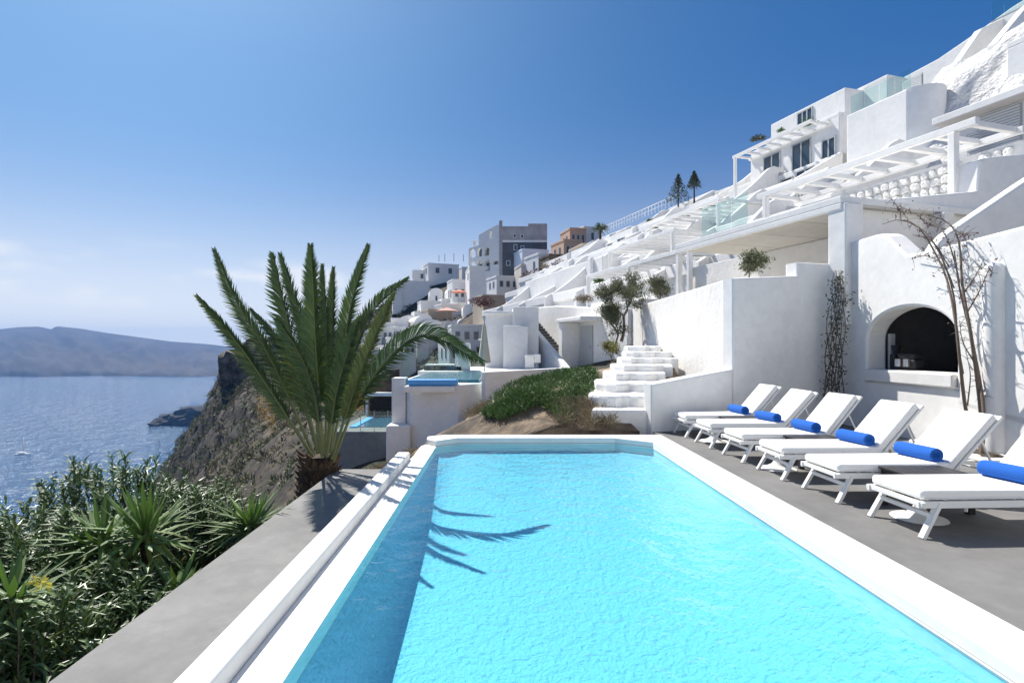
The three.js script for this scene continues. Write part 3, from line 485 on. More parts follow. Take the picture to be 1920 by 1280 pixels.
oleander(90, 1075, 5.3, 0.85, 0.6, 0.6, 260, 'oleander bush between the yuccas', 23);
oleander(20, 1030, 5.8, 0.45, 0.5, 0.4, 110, 'thin oleander sprig bush at the seaward edge', 24);
oleander(40, 1230, 3.9, 0.6, 0.45, 0.5, 170, 'low oleander bush lowest on the slope', 26);
oleander(190, 1170, 4.6, 0.75, 0.5, 0.5, 240, 'low shaded oleander bush below the tall one', 25);
{ const t = thing('oleander_flowers', 'cluster of pale yellow flowers on the oleander', 'flowers'), r = rng(3), l = []; for (let k = 0; k < 60; k++) { const b = P(75 + (r() - 0.5) * 34, 1092 + (r() - 0.5) * 24, 3.75 + r() * 0.15); l.push([b, randDir(r).multiplyScalar(0.035), 0.022, randDir(r), 0.1]); } blades(l, leafMat([0.55, 0.5, 0.08]), 'petals', t).userData.kind = 'stuff'; }

// ice plant mound, dry scrub
function tuft(x, z, h, n, r, out, spread = 0.5, w = 0.014) { const y = groundY(x, -z); for (let k = 0; k < n; k++) { const q = randDir(r); q.y = Math.abs(q.y) + 0.4; q.normalize(); out.push([new V3(x + (r() - 0.5) * spread, y - 0.03 + (r() * 0.35) * h, z + (r() - 0.5) * spread), q.multiplyScalar(h * (0.5 + 0.6 * r())), w, randDir(r), 0.1]); } }
{
  const r = rng(90), l = [];
  const inside = [[905, 775], [930, 735], [985, 706], [1060, 684], [1115, 688], [1120, 712], [1085, 760], [1060, 790], [1015, 752], [985, 770], [940, 782]];
  const pin = (u, v) => { let c = false; for (let i = 0, j = inside.length - 1; i < inside.length; j = i++) { const [a, b] = inside[i], [e, f] = inside[j]; if ((b > v) !== (f > v) && u < (e - a) * (v - b) / (f - b) + a) c = !c; } return c; };
  const m = new V3();
  for (let k = 0; k < 9000; k++) { const u = 900 + r() * 225, v = 680 + r() * 112; if (!pin(u, v)) continue; let d = 11; for (; d < 19; d += 0.1) { m.copy(P(u, v, d)); if (m.y < groundY(m.x, d) + 0.12) break; } if (d >= 19) d = 17.5; m.copy(P(u, v, d)); m.y = Math.max(m.y, groundY(m.x, d)) + 0.3 * fbm(m.x * 1.6, m.z * 1.6, 3);
    for (let q = 0; q < 4; q++) { const dd = randDir(r); dd.y = Math.abs(dd.y) + 0.35; l.push([m.clone().add(new V3((r() - 0.5) * 0.2, -0.05 - r() * 0.05, (r() - 0.5) * 0.2)), dd.normalize().multiplyScalar(0.1 + 0.07 * r()), 0.022, randDir(r), 0.08, r() < 0.06 ? [2, 1.6, 0.8] : [1, 1, 1]]); } }
  const o = blades(l, ICEPLANT, 'ice_plant', scene, 4, 0.35); tag(o, 'thick green ice plant spilling over the sandy mound', 'ground cover', null, 'stuff');
}
{
  const r = rng(8), l = [];
  for (let k = 0; k < 2600; k++) { const u = 632 + r() * 145, v = 818 + r() * 52, d = 9.4 + r() * 4.5, p = P(u, v, d), x = p.x; if (x > -1.5 && d < 10.6) continue; tuft(x, -d, 0.2, 4, r, l, 0.3, 0.012); }
  for (let k = 0; k < 520; k++) { const x = 1.1 + r() * 1.1, d = 10.75 + r() * 1.2; tuft(x, -d, 0.32, 4, r, l, 0.2, 0.014); }
  for (let k = 0; k < 260; k++) { const p = P(880 + r() * 40, 770, 13.2 + r() * 1.4); tuft(p.x, p.z, 0.3, 4, r, l, 0.3, 0.01); }
  const o = blades(l, SCRUB, 'dry_scrub', scene, 6, 0.4); tag(o, 'dry olive-brown scrub on the slope round the pool', 'scrub', null, 'stuff');
}
{ // shrubs over the wild hillside
  const geo = []; const r = rng(66);
  for (let k = 0; k < 26; k++) { const q = randDir(r); q.y = Math.abs(q.y); geo.push([new V3(q.x * 0.3, q.y * 0.25, q.z * 0.3), randDir(r).multiplyScalar(0.28).addScaledVector(q, 0.4), 0.16, randDir(r), 0.1]); }
  const proto = blades(geo, SCRUB, 'temp', new THREE.Group(), 2, 0.5), N = 12000, im = new THREE.InstancedMesh(proto.geometry, SCRUB, N), m = new THREE.Matrix4(), c = new THREE.Color(); let n = 0;
  while (n < N) { const d = 16 + Math.pow(r(), 0.8) * 175, X0 = -60 + r() * (82 + d * 0.1), x = X0 - 0.304 * d; if (X0 > 5 && d < 60) continue; if (X0 > 20) continue; const den = fbm(x * 0.08, d * 0.08, 3) + 0.5; if (r() > den * 1.2) continue; const s = (0.35 + 1.2 * r() * r()) * (0.5 + d / 130);
    m.compose(new V3(x, groundY(x, d) + 0.05, -d), new THREE.Quaternion().setFromEuler(new THREE.Euler(0, r() * 6, 0)), new V3(s, s * (0.7 + 0.5 * r()), s)); im.setMatrixAt(n, m); const f = 0.5 + 0.8 * r(), g = r(); im.setColorAt(n, c.setRGB(f * (1 - 0.35 * g), f, f * (1 - 0.3 * g))); n++; }
  im.name = numbered('hill_scrub'); tag(im, 'dry brown and olive shrubs over the wild hillside', 'scrub', null, 'stuff'); im.castShadow = im.receiveShadow = true; scene.add(im);
}

// ------------------------------------------------------------------ bare climber, wall vine, olive trees
function leafSprays(points, n, size, r, jitter = 0.12) { const l = []; for (let k = 0; k < n; k++) { const p = points[Math.floor(r() * points.length)].clone().add(randDir(r).multiplyScalar(jitter * r())); l.push([p, randDir(r).multiplyScalar(size * (0.6 + 0.7 * r())), size * 0.55, randDir(r), 0.15]); } return l; }
{
  const X = 7.08, w = (u, v, off = 0) => { const d = (X - off) * F / (u - CU); return P(u, v, d); }, r = rng(14), pts = [], geo = [];
  const t = thing('bare_climber', 'bare brown climber with thin arching stems before the bar wall', 'climber');
  const br = [
    [[1838, 862], [1842, 800], [1832, 700], [1820, 620], [1806, 540], [1795, 440], [1770, 412], [1742, 404], 0.035, 0.008], [[1834, 862], [1812, 770], [1802, 690], [1792, 600], [1775, 520], [1752, 470], [1722, 425], [1690, 412], [1655, 420], 0.03, 0.006],
    [[1840, 862], [1846, 780], [1828, 660], [1812, 590], [1800, 540], [1790, 470], 0.028, 0.01], [[1806, 700], [1796, 640], [1790, 560], [1770, 490], [1740, 440], [1700, 408], [1688, 380], 0.018, 0.004], [[1800, 560], [1825, 525], [1842, 495], 0.013, 0.004], [[1812, 590], [1840, 540], [1856, 505], [1862, 512], 0.011, 0.004],
    [[1790, 540], [1772, 500], [1740, 480], [1708, 486], 0.011, 0.003], [[1780, 500], [1748, 452], [1712, 440], 0.01, 0.003], [[1795, 440], [1808, 440], [1812, 455], 0.008, 0.003], [[1828, 680], [1806, 640], [1800, 600], 0.01, 0.003], [[1815, 760], [1820, 700], [1812, 660], 0.012, 0.004], [[1690, 412], [1688, 395], [1672, 372], 0.007, 0.003], [[1775, 430], [1735, 418], [1725, 405], 0.008, 0.003], [[1800, 530], [1785, 470], [1768, 432], [1735, 405], 0.012, 0.003],
  ];
  for (const b of br) { const [r0, r1] = b.slice(-2), p = b.slice(0, -2).map(([u, v], i) => w(u, v, 0.05 + 0.12 * Math.sin(i * 1.3 + b.length))); const g = tube(p, r0, r1, 22, 6); geo.push(g);
    const c = new THREE.CatmullRomCurve3(p); for (let k = 4; k < 22; k++) { const s = c.getPoint(k / 22), tip = s.clone().add(randDir(r).multiplyScalar(0.10 + 0.12 * r())); if (r() < 0.75) geo.push(tube([s, s.clone().lerp(tip, 0.5).add(new V3(0, 0.02, 0)), tip], 0.005, 0.002, 3, 4)); if (s.y > 2.0) pts.push(s, tip); } }
  obj('stems', geo, TWIG, t);
  blades(leafSprays(pts, 420, 0.042, r, 0.08), REDLEAF, 'withered_leaves', t, 3);
  const bed = thing('planting_bed', 'small earth bed at the foot of the bare climber', 'planter', [7.05, 0, -8.25]); obj('kerb', box(-0.3, 0.22, 0, 0.07, -0.5, 0.5, 0.03), COPING, bed); obj('soil', rockGeo(0.2, 0.05, 0.4, 3, 3).translate(-0.03, 0.07, 0), TAN, bed);
}
{
  const t = thing('wall_vine', 'dark leafy vine climbing the corner of the end wall', 'climber'), r = rng(31), pts = [], geo = [];
  for (let k = 0; k < 9; k++) { const p = []; for (let i = 0; i <= 7; i++) { const v = 745 - i * 34, u = 1562 + (k - 4) * 4.5 * (1 - i / 9) + 8 * Math.sin(i * 1.1 + k * 2) + i * 1.5; p.push(P(u, v, 11.62 - k * 0.012)); } geo.push(tube(p, 0.012, 0.004, 18, 5)); const c = new THREE.CatmullRomCurve3(p); for (let s = 0; s < 22; s++) pts.push(c.getPoint(0.02 + 0.96 * s / 22)); }
  for (let k = 0; k < 16; k++) { const s = pts[Math.floor(r() * pts.length)], e = s.clone().add(new V3((r() - 0.5) * 0.5, (r() - 0.3) * 0.25, 0.04)); geo.push(tube([s, s.clone().lerp(e, 0.5).add(new V3(0, 0.05, 0.03)), e], 0.005, 0.002, 4, 4)); pts.push(e); }
  obj('stems', geo, TWIG, t); blades(leafSprays(pts, 900, 0.06, r, 0.14), VINELEAF, 'leaves', t, 5);
}
function oliveTree(u, v, d, h, wdt, n, label, seed, m = OLIVE) {
  const b = P(u, v, d), t = thing('olive_tree', label, 'tree', b.toArray()), r = rng(seed), geo = [], pts = [];
  const grow = (p, dir, L, rad, lev) => { const e = p.clone().addScaledVector(dir, L), md = p.clone().lerp(e, 0.5).add(randDir(r).multiplyScalar(L * 0.12)); geo.push(tube([p, md, e], rad, rad * 0.55, 4, 5)); if (lev > 1) for (let i = 1; i <= 6; i++) pts.push(p.clone().lerp(e, i / 6)); if (lev < 4) for (let k = 0; k < 3 + (lev > 1 ? 1 : 0); k++) { const q = randDir(r); q.x *= wdt; q.y = q.y * 0.6 + 0.45; grow(e, dir.clone().multiplyScalar(0.55).add(q.normalize()).normalize(), L * (0.62 + 0.2 * r()), rad * 0.55, lev + 1); } };
  grow(new V3(0, 0, 0), new V3(0.1, 1, 0).normalize(), h * 0.34, h * 0.025, 0);
  obj('trunk', geo, TWIG, t); blades(leafSprays(pts, n, 0.065, r, 0.2), m, 'crown', t, seed, 0.4);
}
oliveTree(1165, 640, 19.2, 2.6, 0.8, 6500, 'loose grey-green olive tree at the end of the rough sunlit wall', 51);
oliveTree(1156, 664, 18.6, 1.9, 0.7, 3600, 'upright olive shoots growing below the loose olive tree', 55);
oliveTree(1235, 585, 20.5, 1.4, 1.5, 3600, 'low spreading olive tree behind the rough sunlit wall', 52);
oliveTree(1402, 530, 13.0, 0.8, 1.3, 2400, 'small round olive bush behind the stepped end wall', 53);
oliveTree(1145, 690, 17.5, 1.0, 1.0, 900, 'yellow-green shrub beside the top of the whitewashed steps', 54, leafMat([0.2, 0.2, 0.05]));

// ------------------------------------------------------------------ the terraced hotel on the slope (own axes: x away, y up, z uphill)
function pane(parent, a0, a1, y0, y1, c, doors = 2) {      // a glazed door or window in a wall that faces downhill
  const w = obj('window', [box(a0 - 0.07, a1 + 0.07, y1, y1 + 0.07, c - 0.07, c - 0.003), box(a0 - 0.07, a0, y0, y1, c - 0.07, c - 0.003), box(a1, a1 + 0.07, y0, y1, c - 0.07, c - 0.003), ...Array.from({ length: doors - 1 }, (_, i) => { const a = a0 + (a1 - a0) * (i + 1) / doors; return box(a - 0.04, a + 0.04, y0, y1, c - 0.06, c - 0.012); })], FRAME, parent);
  obj('pane', box(a0, a1, y0, y1, c - 0.03, c - 0.01), PANE, w); return w;
}
function shutter(parent, a0, a1, y0, y1, c) { const g = new THREE.Group(); g.name = 'louvred_shutter'; parent.add(g); const n = Math.round((y1 - y0) / 0.09); for (let k = 0; k < n; k++) obj('slat', box(a0, a1, y0 + k * 0.09, y0 + k * 0.09 + 0.06, c - 0.06, c - 0.02), METALWHITE, g); obj('backing', box(a0 - 0.05, a1 + 0.05, y0 - 0.04, y1 + 0.04, c - 0.018, c - 0.002), FRAME, g); }
function pergola(name, label, a0, a1, c0, c1, y, base, nR, posts, group) {
  const t = hillThing(name, label, 'pergola', group);
  obj('front_beam', box(a0, a1, y, y + 0.18, c0 - 0.07, c0 + 0.07, 0.02), WHITE, t); obj('wall_beam', box(a0, a1, y - 0.02, y + 0.15, c1 - 0.16, c1 - 0.03, 0.02), WHITE, t);
  for (let k = 0; k < nR; k++) { const a = a0 + 0.2 + (a1 - a0 - 0.4) * k / (nR - 1); obj('rafter', box(a - 0.07, a + 0.07, y + 0.03, y + 0.17, c0 + 0.0705, c1 - 0.1605, 0.02), WHITE, t); }
  for (const a of posts) obj('post', box(a - 0.09, a + 0.09, base, y, c0 - 0.085, c0 + 0.085, 0.03), WHITE, t);
  return t;
}
function glassRail(label, a0, a1, c, y0, h, n) { const t = hillThing('glass_railing', label, 'railing', 'glass railings on the terraces'); for (let k = 0; k < n; k++) { const s = (a1 - a0) / n; obj('pane', box(a0 + s * k + 0.02, a0 + s * (k + 1) - 0.02, y0 + 0.04, y0 + h, c - 0.006, c + 0.006), GLASS, t); } obj('shoe', box(a0, a1, y0, y0 + 0.05, c - 0.03, c + 0.03), STEEL, t); }
{ // veranda with the board ceiling over the retaining wall
  const t = hillThing('veranda', 'flat-roofed white veranda with a board ceiling behind the stepped end wall', 'veranda');
  const cF = 10.2, cB = 12.9, aN = along(1578, cF), aF = along(1266, cF), y = 4.6;
  obj('roof_slab', box(aN, aF, y + 0.05, y + 0.2, cF, 17.4, 0.02), WHITE, t);
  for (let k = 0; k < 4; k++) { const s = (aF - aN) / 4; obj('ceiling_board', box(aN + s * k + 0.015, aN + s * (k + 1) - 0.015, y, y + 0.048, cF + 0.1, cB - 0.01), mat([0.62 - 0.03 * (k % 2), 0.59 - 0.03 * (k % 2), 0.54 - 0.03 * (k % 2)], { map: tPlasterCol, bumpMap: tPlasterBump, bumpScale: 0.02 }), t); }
  obj('edge_beam', box(aN, aF, y - 0.08, y + 0.05, cF, cF + 0.1, 0.02), WHITE, t);
  obj('back_wall', box(aN - 0.2, aF + 3, 1.8, y, cB, cB + 0.3, 0.02), WHITE_ROUGH, t);
  obj('post', box(aF - 0.18, aF - 0.02, 2.1, y, cF + 0.01, cF + 0.15, 0.02), WHITE, t);
  obj('corner_pillar', box(aN - 0.1, aN + 0.35, 2.1, y + 0.05, cF + 0.02, cF + 0.5, 0.04), WHITE, t);
}
glassRail('glass railing on the edge of the veranda roof', along(1404, 10.35), along(1316, 10.35), 10.35, 4.8, 0.85, 3);
{ // rubble wall, stone by stone
  const t = hillThing('rubble_wall', 'white painted wall of bulging round stones under the long pergola', 'wall'), c = 16.2, a0 = along(1930, c), a1 = along(1404, c), r = rng(19);
  obj('backing', box(a0, a1, 4.3, 6.72, c, c + 0.4, 0.03), WHITE, t);
  const st = [rockGeo(0.5, 0.5, 0.5, 1, 2, 0.25), rockGeo(0.5, 0.5, 0.5, 5, 2, 0.25), rockGeo(0.5, 0.5, 0.5, 9, 2, 0.25)].map(uvMetres);
  for (let row = 0; row < 6; row++) for (let a = a0 + 0.15 + (row % 2) * 0.14; a < a1 - 0.12;) { const w = 0.22 + 0.13 * r(); if (r() < 0.97) { const m = new THREE.Mesh(st[Math.floor(r() * 3)], WHITE); m.name = 'stone'; m.position.set(a + w / 2, 5.28 + row * 0.24 + (r() - 0.5) * 0.06, c - 0.01); m.rotation.z = (r() - 0.5) * 0.7; m.scale.set(w * 0.98, 0.25 + 0.05 * r(), 0.26); m.castShadow = m.receiveShadow = true; t.add(m); } a += w; }
}
pergola('long_pergola', 'long white pergola of square beams before the rubble wall', along(1835, 14.5), along(1423, 14.5), 14.5, 16.2, 6.85, 4.8, 9, [along(1789, 14.5), along(1437, 14.5)]);
function houseBlock(name, label, a0, a1, c0, depth, y0, y1, wins = [], group, o = {}) {
  const t = hillThing(name, label, 'house', group);
  obj('wall', box(a0, a1, y0, y1, c0, c0 + depth, 0.06), o.mat || WHITE, t);
  if (o.parapet !== false) obj('parapet', [box(a0, a1, y1 - 0.02, y1 + 0.22, c0 - 0.004, c0 + 0.2, 0.04), box(a0 - 0.004, a0 + 0.2, y1 - 0.02, y1 + 0.22, c0 + 0.2, c0 + depth, 0.04)], o.mat || WHITE, t);
  for (const [s, w, yb, h, n] of wins) { const a = a0 + (a1 - a0) * s; pane(t, a - w / 2, a + w / 2, y0 + yb, y0 + yb + h, c0, n || 2); }
  return t;
}
{ // level with the louvred shutters, right
  const c = 20.1, a0 = along(2010, c), a1 = along(1748, c), t = hillThing('shuttered_house', 'white house with a long roof slab over louvred shutters above the pergola', 'house');
  const y = high(1748, 234, c);
  obj('roof_slab', box(a0, a1, y - 0.05, y + 0.2, c, c + 3, 0.03), WHITE, t); obj('wall', box(a0, a1 - 0.3, 4.6, y - 0.05, c + 0.6, c + 3, 0.03), WHITE, t);
  shutter(t, along(1915, c + 0.6), along(1838, c + 0.6), y - 1.75, y - 0.15, c + 0.6); shutter(t, a1 - 1.7, a1 - 0.8, y - 2.0, y - 0.6, c + 0.6);
}
{ // whitewashed rock face
  const t = hillThing('painted_rock', 'white painted pitted rock face above the shuttered house', 'rock'), pos = [], idx = [], n = 60, m = 36, a0 = along(1935, 23), a1 = along(1640, 24);
  for (let i = 0; i <= n; i++) for (let j = 0; j <= m; j++) { const a = a0 + (a1 - a0) * i / n, s = j / m, y = 6.5 + 8.6 * s, c = 22.3 + 5.6 * Math.pow(s, 1.2) + fbm(a * 0.8, s * 4, 4) * 1.1 - 0.5 * Math.sin(s * 9 + a * 0.4) * 0.5; pos.push(a, y + fbm(a * 1.2, s * 6 + 4, 3) * 0.3, c); }
  for (let i = 0; i < n; i++) for (let j = 0; j < m; j++) { const q = i * (m + 1) + j; idx.push(q, q + 1, q + m + 1, q + 1, q + m + 2, q + m + 1); }
  const g = new THREE.BufferGeometry(); g.setAttribute('position', new THREE.Float32BufferAttribute(pos, 3)); g.setIndex(idx); g.computeVertexNormals(); obj('face', g, mat([0.8, 0.79, 0.77], { bumpMap: retex(tRockBump, 1 / 1.2), bumpScale: 0.3, map: tPlasterCol }), t);
}
{ // bastion with the rounded glass-railed terrace
  const c = 24, a0 = along(1702, c), a1 = along(1588, c), t = houseBlock('bastion', 'tall blank white bastion with a rounded corner under a glass-railed terrace', a0, a1, c, 5, 3, high(1588, 217, c), [], undefined, { parapet: false });
  obj('rounded_corner', new THREE.CylinderGeometry(0.9, 1.0, high(1588, 217, c) - 3, 20).translate(a0 + 0.1, (high(1588, 217, c) + 3) / 2, c + 0.95), WHITE, t);
  glassRail('glass railing on the bastion terrace', a0, a1, c + 0.25, high(1588, 217, c), 0.95, 4);
  const s = hillThing('garden_shutter_door', 'white louvred screen standing on the bastion terrace', 'screen'); shutter(s, a0 + 1.1, a0 + 2.0, high(1588, 217, c), high(1588, 217, c) + 1.5, c + 2.4);
}
houseBlock('top_house', 'white cube house with a single deep window on the skyline', along(1586, 29.6), along(1446, 29.6), 29.6, 6, 8, high(1586, 163, 29.6), [[0.5, 1.1, high(1512, 232, 29.6) - 8, 0.85, 3]], undefined, { parapet: false });
houseBlock('skyline_house', 'low white house behind the glass-railed bastion on the skyline', along(1665, 31), along(1592, 31), 31, 5, 8, high(1640, 158, 31), []);
{
  const t = hillThing('skyline_wall', 'long white retaining wall climbing along the skyline', 'wall'), c = 32.5, pts = [[1640, 178], [1700, 142], [1760, 110], [1830, 62], [1900, 12], [2000, -50]].map(([u, v]) => [along(u, c), high(u, v, c)]);
  obj('wall', extrude([...pts, [pts[pts.length - 1][0], 7], [pts[0][0], 7]], 0.5, 0.05).translate(0, 0, c), WHITE, t);
  const f = hillThing('skyline_fins', 'sloping white fin walls under the glass balustrade at the top', 'wall');
  obj('fin', fin(along(1800, 30), [[28.5, 9], [34, 9], [34, 19], [31, 17.5], [28.5, 14.5]], 0.4), WHITE, f); obj('fin', fin(along(1880, 29), [[28, 9], [34, 9], [34, 20], [30, 17], [28, 15]], 0.4), WHITE, f);
  glassRail('glass balustrade at the very top of the slope', along(1935, 30.5), along(1860, 30.5), 30.5, high(1890, 28, 30.5), 1.0, 3);
  houseBlock('upper_villa', 'blank white villa wall above the pitted rock face', along(2040, 26.2), along(1888, 26.2), 26.2, 6, 6, high(1888, 92, 26.2), [[0.75, 1.5, 3.8, 1.5]]);
}
{ // french-door house below the planted parapet
  const c = 27, a0 = along(1575, c), a1 = along(1408, c), y1 = high(1500, 250, c);
  houseBlock('planted_house', 'white house with two glazed doors under a planted parapet', a0, a1, c, 4, 6, y1, [[0.38, 1.3, y1 - 6 - 2.6, 2.0], [0.72, 1.3, y1 - 6 - 2.6, 2.0], [0.1, 0.8, y1 - 6 - 2.3, 1.2]]);
  pergola('slim_pergola', 'slim white awning frame over the glazed doors', a0 + 0.5, a1, c - 1.4, c, y1 - 0.35, y1 - 3, 8, [a1 - 0.2]);
  [[1422, 262, 'dark shrub hanging at the corner of the planted house', DARK], [1516, 238, 'spiky agave on the planted parapet', YUCCALEAF], [1465, 246, 'small green plant on the planted parapet', ICEPLANT], [1560, 230, 'low plant at the end of the planted parapet', ICEPLANT]].forEach(([u, v, label], k) => {
    const p = P(u, v, deep(u, c) + 0.2), t = thing('potted_plant', label, 'plant', p.toArray()), r = rng(k + 200), l = []; for (let i = 0; i < (k === 0 ? 260 : 50); i++) { const q = randDir(r); q.y = Math.abs(q.y) * (k ? 1 : 0.7); l.push([k ? new V3() : q.clone().multiplyScalar(0.4 * r()), q.multiplyScalar(k === 1 ? 0.75 : k ? 0.35 : 0.25), k === 1 ? 0.09 : 0.06, randDir(r), 0.1]); } blades(l, k === 1 ? YUCCALEAF : k ? ICEPLANT : VINELEAF, 'leaves', t, k + 1); });
}
// terrace units that step away along the slope
function suite(k, a0, a1, cBack, cFront, yFloor, yTop, o = {}) {
  const t = hillThing('terrace_suite', o.label, 'house', o.group);
  obj('back_wall', box(a0, a1, yFloor - 2.5, yTop, cBack, cBack + 2.5, 0.05), WHITE, t);
  obj('terrace', box(a0, a1, yFloor - 2.5, yFloor, cFront, cBack - 0.003, 0.05), WHITE, t);
  obj('parapet', box(a0, a1, yFloor - 0.05, yFloor + 0.55, cFront - 0.12, cFront + 0.1, 0.05), WHITE, t);
  const st = o.style || 0, mid = (cFront + cBack) / 2;
  const prof = st === 0 ? [[cFront - 0.6, yFloor - 2.5], [cBack + 0.5, yFloor - 2.5], [cBack + 0.5, yTop], [cBack, yTop], [cFront - 0.3, yFloor + 0.35], [cFront - 0.6, yFloor + 0.2]]
    : [[cFront - 0.6, yFloor - 2.5], [cBack + 0.5, yFloor - 2.5], [cBack + 0.5, yTop + 0.2], ...Array.from({ length: 9 }, (_, i) => { const s = 1 - i / 8; return [cFront - 0.3 + (cBack - cFront) * s, yFloor + 0.5 + (yTop - yFloor - 0.3) * (0.5 - 0.5 * Math.cos(Math.PI * s)) + 0.16 * Math.sin(s * 7)]; }), [cFront - 0.6, yFloor + 0.3]];
  obj('fin_wall', fin(a0 + 0.3, prof, 0.3), WHITE, t);
  const w = a1 - a0; pane(t, a0 + w * 0.4, a0 + w * 0.4 + 1.2, yFloor + 0.02, yFloor + 2.05, cBack); if (w > 4) pane(t, a0 + w * 0.75, a0 + w * 0.75 + 0.8, yFloor + 0.8, yFloor + 1.9, cBack, 1);
  if (o.steps) { const g = new THREE.Group(); g.name = 'stair'; t.add(g); const n = 12; for (let i = 0; i < n; i++) obj('tread', box(a1 - 1.1, a1 - 0.1, yFloor - 2.4 + (yTop - yFloor + 2) * i / n, yFloor - 2.2 + (yTop - yFloor + 2) * i / n, cFront - 0.5 + (cBack - cFront + 0.4) * i / n, cFront - 0.5 + (cBack - cFront + 0.4) * (i + 1) / n), COPING, g); }
  return t;
}
const rowName = ['the veranda level', 'the long pergola level', 'the bastion level', 'the level below the skyline'];
const ord = ['first', 'second', 'third', 'fourth', 'fifth', 'sixth', 'seventh', 'eighth', 'ninth', 'tenth'];
[
  // [level, breaks along the slope, back, front, floor, top]
  ['long pergola level', [15.6, 18.9, 22.0, 26.0, 30.5, 35.5, 41, 47, 54], 18.2, 14.6, 4.75, 7.3], ['level above the long pergola', [17.0, 20.6, 24.5, 29, 34.5, 40, 46, 53, 61], 22.4, 19.2, 7.3, 9.8], ['bastion level', [23.5, 28, 32.5, 38, 44, 51, 59, 68], 26.4, 23.2, 9.9, 12.2], ['level under the skyline', [34, 39.5, 46, 53, 61, 70], 30.6, 27.4, 12.4, 14.6],
].forEach(([row, br, cb, cf, yf, yt], ri) => { for (let k = 0; k < br.length - 1; k++) suite(k, br[k], br[k + 1], cb, cf, yf, yt + 0.3 * ((k * 3) % 2) - 0.012 * Math.max(0, br[k] - 30), { style: (k + ri) % 2, steps: (k + ri) % 3 === 1, group: 'terraced suites down the slope', label: `white suite with ${(k + ri) % 2 ? 'wavy' : 'straight'} fin wall, ${ord[k]} away from the pool, ${row}` }); });
pergola('terrace_pergola', 'white pergola on the roof of the stair wing', 17.6, 26.5, 12.75, 15.4, 5.2, 3.4, 10, [17.8, 22.2, 26.3]);
pergola('terrace_pergola', 'white pergola with slender posts beyond the glass railing', 21.4, 27.6, 14.6, 18.2, 6.75, 4.7, 9, [21.6, 27.4]);
pergola('terrace_pergola', 'white pergola high above the far suites', 24.2, 31, 19.2, 22.4, 9.2, 7.2, 9, [24.4, 30.8]);
[[20.3, 14.9, 4.8, 'green pot plant on the first long pergola terrace'], [24.6, 14.9, 4.8, 'green pot plant beyond the glass railing'], [29.2, 14.9, 4.8, 'green pot plant on a far pergola terrace'], [19.4, 19.5, 7.35, 'green pot plant above the long pergola'], [27.6, 19.5, 7.35, 'green pot plant under the high pergola'], [33.2, 19.5, 7.35, 'green pot plant on a far upper terrace'], [30.6, 23.5, 9.95, 'green pot plant on the bastion level'], [36.4, 23.5, 9.95, 'second green pot plant on the bastion level'], [44.5, 27.7, 12.45, 'green pot plant just under the skyline']].forEach(([a, c, y, label], k) => {
  const t = hillThing('pot_plant', label, 'plant', 'pot plants on the terraces'), r = rng(k + 500), l = []; obj('pot', new THREE.LatheGeometry([[0.001, 0], [0.13, 0], [0.2, 0.36], [0.22, 0.4], [0.18, 0.4], [0.17, 0.36], [0.001, 0.36]].map((p) => new THREE.Vector2(...p)), 16).translate(a, y, c), k % 2 ? CREAM : WHITE, t);
  for (let i = 0; i < 160; i++) { const q = randDir(r); q.y = Math.abs(q.y) + 0.2; l.push([new V3(a + q.x * 0.12, y + 0.35 + 0.3 * r(), c + q.z * 0.12), q.multiplyScalar(0.34), 0.07, randDir(r), 0.15]); } blades(l, k % 3 ? ICEPLANT : OLIVE, 'leaves', t, k); });
[[17.6, 15.4, 4.76, 'white garden lounger on the first long pergola terrace'], [21.2, 15.6, 4.76, 'white garden lounger behind the glass railing'], [27.5, 24.2, 9.92, 'white garden lounger on the bastion level']].forEach(([a, c, y, label]) => { const t = hillThing('terrace_lounger', label, 'sun lounger', 'garden loungers on the terraces'); obj('seat', box(a, a + 1.3, y + 0.28, y + 0.36, c - 0.3, c + 0.3, 0.03), CUSHION, t); obj('back', bar([a + 1.3, y + 0.33, c], [a + 1.75, y + 0.8, c], 0.6, 0.08), CUSHION, t); for (const x of [0.1, 1.2]) for (const z of [-0.25, 0.25]) obj('leg', box(a + x, a + x + 0.05, y, y + 0.28, c + z - 0.02, c + z + 0.02), METALWHITE, t); });
{ const t = hillThing('metal_railing', 'thin white metal railing along the top of the slope', 'railing'); const c = 29.5, a0 = along(1262, c), a1 = along(1128, c), y = high(1200, 405, c) - 0.3; for (let k = 0; k <= 24; k++) { const a = a0 + (a1 - a0) * k / 24; obj('bar', box(a - 0.02, a + 0.02, y, y + 0.8, c - 0.02, c + 0.02), METALWHITE, t); } obj('rail', [box(a0, a1, y + 0.8, y + 0.85, c - 0.03, c + 0.03), box(a0, a1, y + 0.4, y + 0.43, c - 0.02, c + 0.02)], METALWHITE, t); }
for (const [u, v, h, label] of [[1272, 376, 2.3, 'taller dark conical tree on the skyline'], [1302, 350, 1.35, 'smaller dark conical tree on the skyline']]) {
  const d = 46, p = P(u, v, d), t = thing('norfolk_pine', label, 'tree', p.toArray(), 0, 'conical trees on the skyline'), r = rng(u), l = []; const Hh = h * 0.95;
  for (let k = 0; k < 1700; k++) { const s = Math.floor(r() * 12) / 12 + 0.03 * r(), a = Math.floor(r() * 7) / 7 * 6.28 + s * 5, R = (1 - s) * h * 0.5 * Math.pow(r(), 0.6); l.push([new V3(Math.cos(a) * R, s * Hh - 0.1 * R, Math.sin(a) * R), randDir(r).multiplyScalar(0.14).add(new V3(0, 0.03, 0)), 0.06, randDir(r), 0.05]); }
  blades(l, leafMat([0.035, 0.055, 0.03]), 'crown', t, u); obj('trunk', tube([[0, -1.5, 0], [0, h * 0.5, 0], [0, h, 0]], 0.08, 0.02, 6, 6), BARK, t);
}

